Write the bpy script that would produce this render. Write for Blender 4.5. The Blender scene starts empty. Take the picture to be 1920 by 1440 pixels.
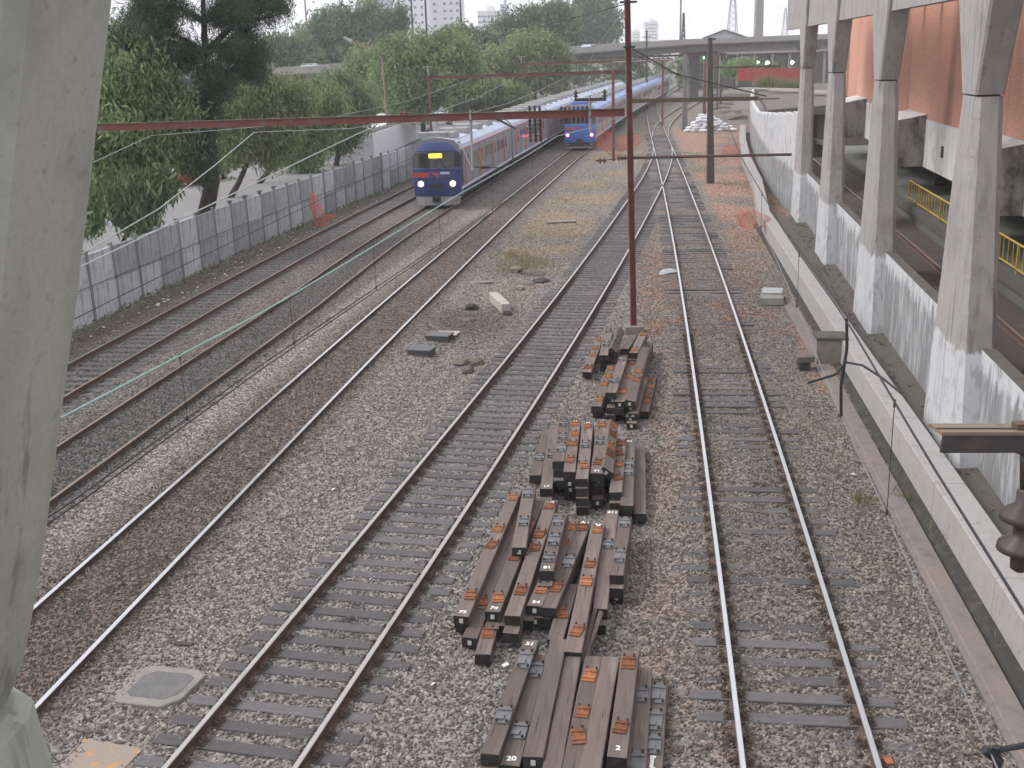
import bpy, math, random
import numpy as np
from mathutils import Matrix, Vector

random.seed(11)
rng = np.random.default_rng(11)
S = bpy.context.scene
COL = S.collection
R_ = math.radians

# ------------------------------------------------------------------ camera
F_PX, PITCH, ROLL, H_CAM = 2067.7, 0.289756, -0.033732, 8.631      # focal length in pixels of a 1920 wide frame
_fwd = np.array([0, math.cos(PITCH), -math.sin(PITCH)])
_up = np.array([0, math.sin(PITCH), math.cos(PITCH)])
_r = np.array([1.0, 0, 0])
_r2 = math.cos(ROLL) * _r + math.sin(ROLL) * _up
_u2 = -math.sin(ROLL) * _r + math.cos(ROLL) * _up
cam = bpy.data.cameras.new('camera')
cam.sensor_width = 36.0
cam.lens = 36.0 * F_PX / 1920.0
cam.clip_start, cam.clip_end = 0.1, 6000.0
camo = bpy.data.objects.new('camera', cam)
COL.objects.link(camo)
camo.matrix_world = Matrix(((_r2[0], _u2[0], -_fwd[0], 0), (_r2[1], _u2[1], -_fwd[1], 0), (_r2[2], _u2[2], -_fwd[2], H_CAM), (0, 0, 0, 1)))
S.camera = camo

# ------------------------------------------------------------------ sky, sun, exposure
SUN_EL, SUN_AZ = R_(47), R_(-80)            # azimuth from +Y towards +X: the light comes from the left
world = bpy.data.worlds.new('World')
S.world = world
world.use_nodes = True
wn, wl = world.node_tree.nodes, world.node_tree.links
wn.clear()
sky = wn.new('ShaderNodeTexSky')
sky.sky_type = 'NISHITA'
sky.sun_disc = False
sky.sun_elevation, sky.sun_rotation = SUN_EL, SUN_AZ
sky.air_density, sky.dust_density, sky.ozone_density = 1.0, 6.0, 1.0
cloud = wn.new('ShaderNodeMix')             # closed cloud cover: most of the clear sky is replaced by even white
cloud.data_type = 'RGBA'
cloud.inputs[0].default_value = 0.86
cloud.inputs[7].default_value = (8.55, 8.55, 9.0, 1)
bg = wn.new('ShaderNodeBackground')
bg.inputs[1].default_value = 0.1
wo = wn.new('ShaderNodeOutputWorld')
wl.new(sky.outputs[0], cloud.inputs[6])
wl.new(cloud.outputs[2], bg.inputs[0])
wl.new(bg.outputs[0], wo.inputs[0])
sun = bpy.data.lights.new('sun', 'SUN')
sun.energy, sun.angle, sun.color = 1.4, R_(25), (1, 0.97, 0.93)
suno = bpy.data.objects.new('sun', sun)
COL.objects.link(suno)
_sd = Vector((math.sin(SUN_AZ) * math.cos(SUN_EL), math.cos(SUN_AZ) * math.cos(SUN_EL), math.sin(SUN_EL)))
suno.rotation_euler = _sd.to_track_quat('Z', 'Y').to_euler()
S.view_settings.view_transform = 'Standard'
S.view_settings.look = 'None'
S.view_settings.exposure = 0.7
S.view_settings.gamma = 1.0
S.view_settings.use_curve_mapping = False
S.cycles.use_adaptive_sampling = True
S.cycles.adaptive_threshold = 0.04
S.cycles.volume_step_rate = 4.0
S.cycles.max_bounces = 5
S.cycles.diffuse_bounces = 3
S.cycles.glossy_bounces = 2
S.cycles.transmission_bounces = 2
S.cycles.volume_bounces = 1
S.cycles.transparent_max_bounces = 8


# ------------------------------------------------------------------ measuring helpers: photograph pixel -> real point
def ray(px, py):
    d = _fwd + (px - 960) / F_PX * _r2 - (py - 720) / F_PX * _u2
    return d


def G(px, py, z=-0.2):
    d = ray(px, py)
    t = (z - H_CAM) / d[2]
    return Vector((d[0] * t, d[1] * t, z))


def P(px, py, Y):
    d = ray(px, py)
    t = Y / d[1]
    return Vector((d[0] * t, Y, H_CAM + d[2] * t))


# station frame: s along the building line, t to the right of it
BA = R_(9.1)
BU, BN, B0 = Vector((math.sin(BA), math.cos(BA), 0)), Vector((math.cos(BA), -math.sin(BA), 0)), Vector((9.3, 21.5, 0))


def ST(s, t, z=0.0):
    return B0 + BU * s + BN * t + Vector((0, 0, z))


# ------------------------------------------------------------------ mesh helpers
class MB:
    def __init__(self):
        self.V, self.F, self.M = [], [], []

    def add(self, V, F, m=0):
        o = len(self.V)
        self.V += [tuple(v) for v in V]
        self.F += [tuple(i + o for i in f) for f in F]
        self.M += [m] * len(F)
        return self

    def frame(self, o, ax, ay, az, m=0):
        """box from corner axes: centre o, half axes"""
        o, ax, ay, az = Vector(o), Vector(ax), Vector(ay), Vector(az)
        V = [o + sx * ax + sy * ay + sz * az for sz in (-1, 1) for sy in (-1, 1) for sx in (-1, 1)]
        return self.add(V, [(0, 2, 3, 1), (4, 5, 7, 6), (0, 1, 5, 4), (2, 6, 7, 3), (0, 4, 6, 2), (1, 3, 7, 5)], m)

    def box(self, c, size, rz=0.0, m=0):
        a, b = math.cos(rz), math.sin(rz)
        return self.frame(c, (a * size[0] / 2, b * size[0] / 2, 0), (-b * size[1] / 2, a * size[1] / 2, 0), (0, 0, size[2] / 2), m)

    def bar(self, p, q, w, h, m=0, up=(0, 0, 1)):
        p, q = Vector(p), Vector(q)
        d = (q - p)
        n = d.normalized()
        u = Vector(up)
        if abs(n.dot(u)) > 0.98:
            u = Vector((0, 1, 0))
        x = n.cross(u).normalized()
        y = x.cross(n).normalized()
        return self.frame((p + q) / 2, d / 2, x * w / 2, y * h / 2, m)

    def tube(self, pts, r, n=6, m=0, caps=True):
        pts = [Vector(p) for p in pts]
        rs = r if isinstance(r, (list, tuple)) else [r] * len(pts)
        V, Fc = [], []
        for i, p in enumerate(pts):
            d = (pts[min(i + 1, len(pts) - 1)] - pts[max(i - 1, 0)]).normalized()
            u = Vector((0, 0, 1)) if abs(d.z) < 0.9 else Vector((0, 1, 0))
            x = d.cross(u).normalized()
            y = x.cross(d).normalized()
            for k in range(n):
                a = 2 * math.pi * k / n
                V.append(p + (x * math.cos(a) + y * math.sin(a)) * rs[i])
        for i in range(len(pts) - 1):
            for k in range(n):
                Fc.append((i * n + k, i * n + (k + 1) % n, (i + 1) * n + (k + 1) % n, (i + 1) * n + k))
        if caps:
            Fc.append(tuple(range(n - 1, -1, -1)))
            Fc.append(tuple((len(pts) - 1) * n + k for k in range(n)))
        return self.add(V, Fc, m)

    def loft(self, loops, m=0, caps=True, mm=None):
        n = len(loops[0])
        V = [v for l in loops for v in l]
        for i in range(len(loops) - 1):
            pass
        Fc, Mm = [], []
        for i in range(len(loops) - 1):
            for k in range(n):
                Fc.append((i * n + k, i * n + (k + 1) % n, (i + 1) * n + (k + 1) % n, (i + 1) * n + k))
                Mm.append(mm[k] if mm else m)
        if caps:
            Fc.append(tuple(range(n - 1, -1, -1)))
            Fc.append(tuple((len(loops) - 1) * n + k for k in range(n)))
            Mm += [m, m]
        o = len(self.V)
        self.V += [tuple(v) for v in V]
        self.F += [tuple(i + o for i in f) for f in Fc]
        self.M += Mm
        return self

    def lathe(self, o, prof, n=12, axis=(0, 0, 1), m=0):
        o, ax = Vector(o), Vector(axis).normalized()
        u = Vector((1, 0, 0)) if abs(ax.x) < 0.9 else Vector((0, 1, 0))
        x = ax.cross(u).normalized()
        y = ax.cross(x).normalized()
        loops = [[o + ax * z + (x * math.cos(2 * math.pi * k / n) + y * math.sin(2 * math.pi * k / n)) * r for k in range(n)] for r, z in prof]
        return self.loft(loops, m)

    def mesh(self, name, mats):
        me = bpy.data.meshes.new(name)
        me.from_pydata(self.V, [], self.F)
        for mt in (mats if isinstance(mats, (list, tuple)) else [mats]):
            me.materials.append(mt)
        if any(self.M):
            me.polygons.foreach_set('material_index', self.M)
        me.update()
        return me

    def build(self, name, mats, parent=None, smooth=False, bevel=0.0):
        return put(name, self.mesh(name, mats), parent, smooth, bevel)


def put(name, me, parent=None, smooth=False, bevel=0.0):
    o = bpy.data.objects.new(name, me)
    COL.objects.link(o)
    if smooth:
        me.polygons.foreach_set('use_smooth', [True] * len(me.polygons))
    if bevel:
        b = o.modifiers.new('edge', 'BEVEL')
        b.width, b.segments, b.limit_method = bevel, 1, 'ANGLE'
    if parent is not None:
        o.parent = parent
        o.matrix_parent_inverse = Matrix.Translation(-parent.location) if parent.type == 'EMPTY' else Matrix.Identity(4)
    return o


def local(name, me, parent, loc=(0, 0, 0), rot=(0, 0, 0)):
    """a part in its parent's own frame"""
    o = bpy.data.objects.new(name, me)
    COL.objects.link(o)
    o.parent = parent
    o.location, o.rotation_euler = loc, rot
    return o


def tag(o, label=None, cat=None, group=None, kind=None):
    if label: o['label'] = label
    if cat: o['category'] = cat
    if group: o['group'] = group
    if kind: o['kind'] = kind
    return o


def thing(name, label, cat, loc=(0, 0, 0), group=None):
    o = bpy.data.objects.new(name, None)
    COL.objects.link(o)
    o.location = loc
    o.empty_display_size = 0.3
    return tag(o, label, cat, group)


# ------------------------------------------------------------------ materials
def mat(name, base, layers=(), rough=0.8, metal=0.0, bump=None, rand=0.0, coord='Object', emit=None, spec=0.3, alpha=None):
    m = bpy.data.materials.new(name)
    m.use_nodes = True
    nt = m.node_tree
    N, L = nt.nodes, nt.links
    b = N['Principled BSDF']
    b.inputs['Roughness'].default_value = rough
    b.inputs['Metallic'].default_value = metal
    b.inputs['Specular IOR Level'].default_value = spec
    b.inputs['Base Color'].default_value = (*base, 1)
    tc = N.new('ShaderNodeTexCoord')
    src = tc.outputs[coord]
    if coord == 'World':
        pass
    cur = None

    def noise(sc, det=5.0, rg=0.6):
        mp = N.new('ShaderNodeMapping')
        mp.inputs['Scale'].default_value = sc if isinstance(sc, (tuple, list)) else (sc, sc, sc)
        L.new(src, mp.inputs[0])
        n = N.new('ShaderNodeTexNoise')
        n.inputs['Scale'].default_value = 1.0
        n.inputs['Detail'].default_value = det
        n.inputs['Roughness'].default_value = rg
        L.new(mp.outputs[0], n.inputs['Vector'])
        return n.outputs[0]

    for ly in layers:
        sc, lo, hi, c = ly[:4]
        mx = N.new('ShaderNodeMix')
        mx.data_type = 'RGBA'
        mr = N.new('ShaderNodeMapRange')
        mr.inputs[1].default_value, mr.inputs[2].default_value = lo, hi
        mr.inputs[4].default_value = ly[4] if len(ly) > 4 else 1.0
        f = noise(sc)
        if len(ly) > 5:                      # (z at which the layer is half there, metres of fade, sign)
            zc, zf, sg = ly[5]
            sp = N.new('ShaderNodeSeparateXYZ')
            L.new(src, sp.inputs[0])
            a = N.new('ShaderNodeMath'); a.operation = 'SUBTRACT'
            L.new(sp.outputs[2], a.inputs[0]); a.inputs[1].default_value = zc
            k = N.new('ShaderNodeMath'); k.operation = 'MULTIPLY_ADD'
            L.new(a.outputs[0], k.inputs[0]); k.inputs[1].default_value = sg / zf
            L.new(f, k.inputs[2])
            f = k.outputs[0]
        L.new(f, mr.inputs[0])
        L.new(mr.outputs[0], mx.inputs[0])
        if cur is None:
            mx.inputs[6].default_value = (*base, 1)
        else:
            L.new(cur, mx.inputs[6])
        mx.inputs[7].default_value = (*c, 1)
        cur = mx.outputs[2]
    if rand:
        oi = N.new('ShaderNodeObjectInfo')
        mr = N.new('ShaderNodeMapRange')
        mr.inputs[3].default_value, mr.inputs[4].default_value = 1 - rand, 1 + rand
        L.new(oi.outputs['Random'], mr.inputs[0])
        hs = N.new('ShaderNodeHueSaturation')
        L.new(mr.outputs[0], hs.inputs['Value'])
        if cur is None:
            hs.inputs['Color'].default_value = (*base, 1)
        else:
            L.new(cur, hs.inputs['Color'])
        cur = hs.outputs[0]
    if cur is not None:
        L.new(cur, b.inputs['Base Color'])
    if bump:
        bp = N.new('ShaderNodeBump')
        bp.inputs['Strength'].default_value = bump[1]
        bp.inputs['Distance'].default_value = bump[2]
        L.new(noise(bump[0], 6.0, 0.7), bp.inputs['Height'])
        L.new(bp.outputs[0], b.inputs['Normal'])
    if emit:
        b.inputs['Emission Color'].default_value = (*emit[0], 1)
        b.inputs['Emission Strength'].default_value = emit[1]
    if alpha:
        tr = N.new('ShaderNodeBsdfTransparent')
        ms = N.new('ShaderNodeMixShader')
        mr = N.new('ShaderNodeMapRange')
        mr.inputs[1].default_value, mr.inputs[2].default_value = alpha[1], alpha[1] + 0.06
        L.new(noise(alpha[0], 2.0), mr.inputs[0])
        L.new(mr.outputs[0], ms.inputs[0])
        L.new(tr.outputs[0], ms.inputs[1])
        L.new(b.outputs[0], ms.inputs[2])
        L.new(ms.outputs[0], N['Material Output'].inputs[0])
    return m


K = {}
K['concrete'] = mat('concrete', (0.38, 0.365, 0.34), [((7, 7, 0.35), 0.5, 0.72, (0.24, 0.23, 0.215), 0.7), (1.1, 0.55, 0.75, (0.20, 0.19, 0.17), 0.55), (9, 0.45, 0.8, (0.46, 0.45, 0.42), 0.5), ((2.5, 2.5, 0.12), 0.6, 0.72, (0.13, 0.125, 0.115), 0.5)], 0.85, bump=(30, 0.25, 0.01))
K['concrete_mossy'] = mat('concrete_mossy', (0.38, 0.385, 0.345), [((5, 5, 0.5), 0.45, 0.7, (0.28, 0.29, 0.25), 0.75), (2.2, 0.56, 0.75, (0.19, 0.195, 0.16), 0.6), (60, 0.5, 0.75, (0.27, 0.27, 0.25), 0.5), (26, 0.6, 0.72, (0.2, 0.2, 0.17), 0.6), ((9, 9, 0.7), 0.62, 0.68, (0.12, 0.115, 0.1), 0.55)], 0.9, bump=(40, 0.3, 0.006))
K['pillar'] = mat('pillar_concrete', (0.34, 0.325, 0.315), [((6, 6, 0.3), 0.5, 0.72, (0.24, 0.23, 0.22), 0.7), (1.3, 0.55, 0.75, (0.20, 0.19, 0.18), 0.65), ((3, 3, 0.15), 0.58, 0.68, (0.13, 0.12, 0.115), 0.6), (0.7, 0.55, 0.65, (0.23, 0.215, 0.2), 0.6), ((14, 14, 6), 0.62, 0.7, (0.5, 0.49, 0.47), 0.4),
                                                           ((7, 7, 0.8), 0.5, 0.58, (0.52, 0.53, 0.55), 0.9, (2.45, 0.55, -1.0)), ((8, 8, 0.25), 0.55, 0.66, (0.25, 0.25, 0.255), 0.65), ((2.4, 2.4, 1.6), 0.53, 0.62, (0.30, 0.298, 0.295), 0.6), (5, 0.6, 0.7, (0.16, 0.155, 0.15), 0.55)], 0.85, bump=(25, 0.2, 0.01))
K['whitewash'] = mat('whitewashed_wall', (0.21, 0.212, 0.215), [((2.6, 2.6, 0.5), 0.46, 0.62, (0.40, 0.41, 0.43), 0.85), ((3.4, 3.4, 0.9), 0.52, 0.64, (0.56, 0.57, 0.59), 0.85, (2.0, 1.7, 1.0)), ((9, 9, 0.5), 0.57, 0.64, (0.5, 0.51, 0.53), 0.6), ((7, 7, 0.35), 0.57, 0.66, (0.13, 0.133, 0.14), 0.7), ((1.4, 1.4, 1.0), 0.56, 0.66, (0.2, 0.2, 0.2), 0.65), (16, 0.6, 0.7, (0.25, 0.25, 0.25), 0.5), (2, 0.6, 0.72, (0.13, 0.127, 0.125), 0.5)], 0.85, bump=(18, 0.25, 0.01))
K['fence_panel'] = mat('fence_concrete', (0.40, 0.41, 0.425), [((1.5, 6, 0.6), 0.46, 0.68, (0.19, 0.20, 0.215), 0.8), ((3, 13, 0.9), 0.55, 0.64, (0.50, 0.505, 0.515), 0.7), (2.2, 0.58, 0.75, (0.12, 0.12, 0.125), 0.6), ((3, 22, 1.2), 0.6, 0.66, (0.09, 0.09, 0.095), 0.6)], 0.9, rand=0.3, bump=(20, 0.25, 0.01))
K['fence_post'] = mat('fence_post', (0.21, 0.21, 0.215), [((9, 9, 0.6), 0.5, 0.7, (0.13, 0.13, 0.135), 0.8)], 0.9)
K['kerb'] = mat('kerb_concrete', (0.34, 0.325, 0.32), [(3, 0.5, 0.75, (0.25, 0.235, 0.225), 0.7), (20, 0.55, 0.7, (0.43, 0.41, 0.40), 0.5), (7, 0.6, 0.7, (0.17, 0.155, 0.145), 0.55)], 0.9, bump=(25, 0.3, 0.01))
K['gutter'] = mat('gutter_concrete', (0.195, 0.172, 0.163), [(4, 0.5, 0.7, (0.13, 0.113, 0.106), 0.8), (0.8, 0.5, 0.62, (0.23, 0.18, 0.155), 0.6), (18, 0.58, 0.7, (0.1, 0.09, 0.085), 0.6)], 0.95, bump=(20, 0.3, 0.01))
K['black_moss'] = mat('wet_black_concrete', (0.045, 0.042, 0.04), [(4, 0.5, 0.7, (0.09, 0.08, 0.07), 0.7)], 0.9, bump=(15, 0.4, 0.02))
K['walk'] = mat('dark_walkway', (0.105, 0.097, 0.09), [(2, 0.5, 0.75, (0.06, 0.056, 0.052), 0.8), (14, 0.58, 0.72, (0.15, 0.138, 0.128), 0.6), (5, 0.6, 0.7, (0.13, 0.10, 0.085), 0.5)], 0.95, bump=(14, 0.4, 0.03))
K['asphalt'] = mat('street_asphalt', (0.20, 0.196, 0.197), [(0.4, 0.45, 0.7, (0.25, 0.245, 0.243), 0.7), (3, 0.55, 0.75, (0.2, 0.195, 0.19), 0.5)], 0.9)
K['red_steel'] = mat('red_oxide_steel', (0.185, 0.066, 0.055), [(3, 0.5, 0.75, (0.12, 0.055, 0.048), 0.7), ((1.2, 1.2, .8), 0.52, 0.66, (0.17, 0.12, 0.115), 0.75), ((2, 2, 6), 0.58, 0.7, (0.10, 0.07, 0.06), 0.6), (12, 0.66, 0.72, (0.32, 0.14, 0.1), 0.5)], 0.7)
K['grimy_steel'] = mat('grimy_steel', (0.13, 0.11, 0.07), [(4, 0.5, 0.75, (0.08, 0.065, 0.05), 0.7)], 0.8)
K['dark_steel'] = mat('dark_steel', (0.055, 0.05, 0.05), [(6, 0.5, 0.7, (0.1, 0.075, 0.06), 0.6)], 0.6)
K['galv'] = mat('galvanised_steel', (0.36, 0.37, 0.38), [(5, 0.5, 0.7, (0.26, 0.26, 0.27), 0.6)], 0.5, metal=0.3)
K['tan_steel'] = mat('tan_dusty_steel', (0.21, 0.155, 0.12), [((14, 3, 3), 0.5, 0.7, (0.14, 0.1, 0.075), 0.7)], 0.7)
K['copper_wire'] = mat('green_copper_wire', (0.30, 0.42, 0.40), rough=0.5, metal=0.2)
K['pale_wire'] = mat('pale_wire', (0.42, 0.44, 0.42), rough=0.5, metal=0.3)
K['grey_wire'] = mat('grey_wire', (0.2, 0.2, 0.2), rough=0.5, metal=0.3)
K['black_wire'] = mat('black_wire', (0.03, 0.03, 0.035), rough=0.6)
K['insulator'] = mat('brown_insulator', (0.06, 0.045, 0.042), rough=0.35, spec=0.5)
K['rail_bright'] = mat('polished_rail_head', (0.62, 0.62, 0.64), [((40, 2, 2), 0.5, 0.7, (0.5, 0.5, 0.52), 0.5)], 0.28, metal=0.9)
K['rail_dull'] = mat('dull_rail_head', (0.46, 0.43, 0.42), [((3, 0.6, 3), 0.55, 0.7, (0.27, 0.22, 0.205), 0.6)], 0.42, metal=0.7)
K['rail_rusty'] = mat('rusty_rail_head', (0.24, 0.185, 0.15), [((3, 0.5, 3), 0.5, 0.65, (0.14, 0.095, 0.075), 0.7)], 0.45, metal=0.5)
K['rail_side'] = mat('rail_side_rust', (0.115, 0.075, 0.065), [((9, 9, 9), 0.5, 0.7, (0.075, 0.05, 0.045), 0.7)], 0.8)
K['sleeper'] = mat('track_sleeper', (0.105, 0.099, 0.103), [((2, 14, 14), 0.5, 0.7, (0.06, 0.056, 0.058), 0.7), (5, 0.55, 0.75, (0.155, 0.142, 0.136), 0.6), (12, 0.6, 0.72, (0.2, 0.185, 0.175), 0.4)], 0.75, rand=0.22, bump=((30, 4, 30), 0.3, 0.01))
K['timber'] = mat('timber_top', (0.14, 0.11, 0.096), [((1.2, 18, 18), 0.48, 0.68, (0.10, 0.076, 0.066), 0.8), ((0.5, 5, 5), 0.55, 0.7, (0.235, 0.19, 0.17), 0.6), (7, 0.62, 0.75, (0.07, 0.055, 0.05), 0.5)], 0.72, rand=0.24, bump=((2, 40, 40), 0.35, 0.008))
K['timber_end'] = mat('creosote_end', (0.028, 0.025, 0.025), [(12, 0.5, 0.7, (0.05, 0.042, 0.04), 0.7)], 0.8)
K['rust_plate'] = mat('rusty_iron_plate', (0.29, 0.115, 0.052), [(14, 0.46, 0.64, (0.14, 0.065, 0.042), 0.85), (40, 0.6, 0.7, (0.40, 0.19, 0.08), 0.5)], 0.85, rand=0.45, bump=(60, 0.3, 0.004))
K['grey_plate'] = mat('grey_iron_plate', (0.175, 0.18, 0.19), [(10, 0.5, 0.7, (0.11, 0.11, 0.115), 0.7), (6, 0.6, 0.7, (0.2, 0.13, 0.09), 0.5)], 0.55, metal=0.2, rand=0.15)
K['white_paint'] = mat('white_paint', (0.8, 0.8, 0.78), rough=0.7)
K['white_tag'] = mat('tag_plate', (0.5, 0.52, 0.5), rough=0.5)
K['brick'] = None
K['white_conc'] = mat('pale_concrete_band', (0.66, 0.655, 0.64), [((3, 3, 0.5), 0.52, 0.72, (0.32, 0.30, 0.28), 0.75), (1.0, 0.55, 0.72, (0.40, 0.385, 0.36), 0.7)], 0.9)
K['sooty_conc'] = mat('sooty_concrete', (0.30, 0.285, 0.265), [((2, 2, 0.8), 0.42, 0.66, (0.07, 0.06, 0.055), 0.9), (6, 0.5, 0.7, (0.36, 0.34, 0.32), 0.4)], 0.9)
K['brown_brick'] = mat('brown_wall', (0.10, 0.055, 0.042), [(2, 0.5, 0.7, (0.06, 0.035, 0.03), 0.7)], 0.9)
K['yellow'] = mat('yellow_rail_paint', (0.42, 0.30, 0.05), [(8, 0.5, 0.7, (0.3, 0.2, 0.04), 0.6)], 0.6)
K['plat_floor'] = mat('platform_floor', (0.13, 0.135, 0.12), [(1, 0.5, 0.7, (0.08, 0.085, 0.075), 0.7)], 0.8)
K['bark'] = mat('bark', (0.075, 0.055, 0.043), [((14, 14, 2), 0.5, 0.7, (0.04, 0.03, 0.025), 0.8)], 0.95, bump=((30, 30, 5), 0.5, 0.03))
K['orange_net'] = mat('orange_netting', (0.74, 0.17, 0.09), [(6, 0.5, 0.7, (0.55, 0.1, 0.06), 0.5)], 0.8, alpha=None)
K['litter'] = mat('litter', (0.68, 0.68, 0.68), rough=0.7)
K['black_box'] = mat('black_lid', (0.085, 0.088, 0.09), [(8, 0.5, 0.7, (0.13, 0.13, 0.128), 0.6)], 0.45)
K['slab'] = mat('old_slab', (0.24, 0.225, 0.205), [(3, 0.45, 0.7, (0.15, 0.142, 0.135), 0.75), (25, 0.55, 0.7, (0.3, 0.28, 0.26), 0.5)], 0.9, bump=(25, 0.4, 0.01))
K['rust_sheet'] = mat('rusty_sheet', (0.27, 0.225, 0.19), [(5, 0.54, 0.66, (0.48, 0.25, 0.07), 0.8), (11, 0.58, 0.7, (0.16, 0.13, 0.115), 0.6)], 0.85)
K['rubble'] = mat('rubble', (0.16, 0.135, 0.115), [(6, 0.5, 0.7, (0.1, 0.08, 0.07), 0.7), (3, 0.6, 0.75, (0.24, 0.2, 0.17), 0.6)], 0.95, rand=0.25, bump=(12, 0.5, 0.03))
K['pale_board'] = mat('pale_board', (0.42, 0.39, 0.34), [((2, 14, 2), 0.5, 0.7, (0.3, 0.27, 0.23), 0.7)], 0.85)
K['sack'] = mat('white_sack', (0.66, 0.67, 0.70), [(3, 0.55, 0.7, (0.45, 0.44, 0.44), 0.6)], 0.7, rand=0.12)
K['viaduct'] = mat('viaduct_parapet', (0.34, 0.325, 0.30), [((0.5, 0.5, 2), 0.5, 0.7, (0.25, 0.24, 0.22), 0.7)], 0.9)
K['viaduct_dark'] = mat('viaduct_girder', (0.13, 0.125, 0.12), [((0.4, 0.4, 0.6), 0.5, 0.7, (0.09, 0.085, 0.08), 0.7)], 0.9)
K['tyre'] = mat('tyre', (0.02, 0.02, 0.02), rough=0.9)
K['rim'] = mat('wheel_rim', (0.35, 0.35, 0.36), rough=0.4, metal=0.6)
K['car_glass'] = mat('car_glass', (0.03, 0.035, 0.04), rough=0.08, spec=0.6)
K['lamp_red'] = mat('tail_lamp', (0.5, 0.02, 0.02), rough=0.3)
K['lamp_clear'] = mat('head_lamp', (0.7, 0.7, 0.7), rough=0.2)


def brick_material():
    m = mat('orange_brick', (0.5, 0.2, 0.13), (), 0.9)
    N, L = m.node_tree.nodes, m.node_tree.links
    b = N['Principled BSDF']
    tc = N.new('ShaderNodeTexCoord')
    mp = N.new('ShaderNodeMapping')
    mp.inputs['Rotation'].default_value = (math.pi / 2, 0, 0)
    L.new(tc.outputs['UV'], mp.inputs[0])
    br = N.new('ShaderNodeTexBrick')
    br.inputs['Scale'].default_value = 1.0
    br.inputs['Brick Width'].default_value = 0.24
    br.inputs['Row Height'].default_value = 0.075
    br.inputs['Mortar Size'].default_value = 0.008
    br.inputs['Color1'].default_value = (0.70, 0.35, 0.255, 1)
    br.inputs['Color2'].default_value = (0.62, 0.30, 0.215, 1)
    br.inputs['Mortar'].default_value = (0.42, 0.29, 0.24, 1)
    L.new(tc.outputs['UV'], br.inputs['Vector'])
    n = N.new('ShaderNodeTexNoise')
    n.inputs['Scale'].default_value = 0.35
    n.inputs['Detail'].default_value = 4
    mp2 = N.new('ShaderNodeMapping')
    mp2.inputs['Scale'].default_value = (1, 0.12, 1)
    L.new(tc.outputs['UV'], mp2.inputs[0])
    L.new(mp2.outputs[0], n.inputs['Vector'])
    mr = N.new('ShaderNodeMapRange')
    mr.inputs[1].default_value, mr.inputs[2].default_value = 0.56, 0.72
    mr.inputs[4].default_value = 0.75
    L.new(n.outputs[0], mr.inputs[0])
    mx = N.new('ShaderNodeMix')
    mx.data_type = 'RGBA'
    L.new(mr.outputs[0], mx.inputs[0])
    L.new(br.outputs[0], mx.inputs[6])
    mx.inputs[7].default_value = (0.11, 0.055, 0.042, 1)
    L.new(mx.outputs[2], b.inputs['Base Color'])
    bp = N.new('ShaderNodeBump')
    bp.inputs['Strength'].default_value = 0.5
    bp.inputs['Distance'].default_value = 0.01
    L.new(br.outputs['Fac'], bp.inputs['Height'])
    bp.invert = True
    L.new(bp.outputs[0], b.inputs['Normal'])
    return m


K['brick'] = brick_material()


def leaf_material(name, c1, c2):
    m = bpy.data.materials.new(name)
    m.use_nodes = True
    N, L = m.node_tree.nodes, m.node_tree.links
    b = N['Principled BSDF']
    at = N.new('ShaderNodeAttribute')
    at.attribute_name = 'tone'
    rp = N.new('ShaderNodeMix')
    rp.data_type = 'RGBA'
    rp.inputs[6].default_value = (*c1, 1)
    rp.inputs[7].default_value = (*c2, 1)
    L.new(at.outputs['Fac'], rp.inputs[0])
    L.new(rp.outputs[2], b.inputs['Base Color'])
    b.inputs['Roughness'].default_value = 0.6
    b.inputs['Specular IOR Level'].default_value = 0.25
    tr = N.new('ShaderNodeBsdfTranslucent')
    L.new(rp.outputs[2], tr.inputs[0])
    ms = N.new('ShaderNodeMixShader')
    ms.inputs[0].default_value = 0.38
    L.new(b.outputs[0], ms.inputs[1])
    L.new(tr.outputs[0], ms.inputs[2])
    L.new(ms.outputs[0], N['Material Output'].inputs[0])
    return m


K['leaf'] = leaf_material('leaf_green', (0.07, 0.11, 0.045), (0.33, 0.43, 0.20))
K['leaf_olive'] = leaf_material('leaf_olive', (0.075, 0.105, 0.042), (0.35, 0.40, 0.19))
K['leaf_dark'] = leaf_material('leaf_dark', (0.05, 0.075, 0.036), (0.25, 0.32, 0.16))
K['needle'] = leaf_material('needle_dark', (0.035, 0.055, 0.03), (0.10, 0.135, 0.075))
K['leaf_blue'] = leaf_material('leaf_bluish', (0.05, 0.085, 0.042), (0.24, 0.32, 0.17))
K['straw'] = leaf_material('straw_grass', (0.13, 0.15, 0.06), (0.28, 0.24, 0.14))

# ------------------------------------------------------------------ track centre lines
PR, PM, PL, P2, P1 = [0.87, -2.792, 14.249, 1.928], [-3.675, 24.759, -6.749], [2.248, 13.635, -9.674], [-0.09, 14.71, -13.798], [4.046, 10.671, -16.694]


def ext(c, Y, ymax):
    if Y <= ymax:
        return float(np.polyval(c, Y / 100))
    return float(np.polyval(c, ymax / 100) + np.polyval(np.polyder(c), ymax / 100) * (Y - ymax) / 100)


def tR(Y): return ext(PR, Y, 260)
def tL(Y): return ext(PL, Y, 170)


def tM(Y):
    if Y < 60: return float(np.polyval(PM, Y / 100))
    y0, y1 = 60.0, 108.0
    if Y >= y1: return tR(Y)
    t = (Y - y0) / (y1 - y0)
    p0, p1 = float(np.polyval(PM, .6)), tR(y1)
    m0, m1 = float(np.polyval(np.polyder(PM), .6)) / 100 * (y1 - y0), 0.115 * (y1 - y0)
    return (2 * t**3 - 3 * t**2 + 1) * p0 + (t**3 - 2 * t**2 + t) * m0 + (-2 * t**3 + 3 * t**2) * p1 + (t**3 - t**2) * m1


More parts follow.
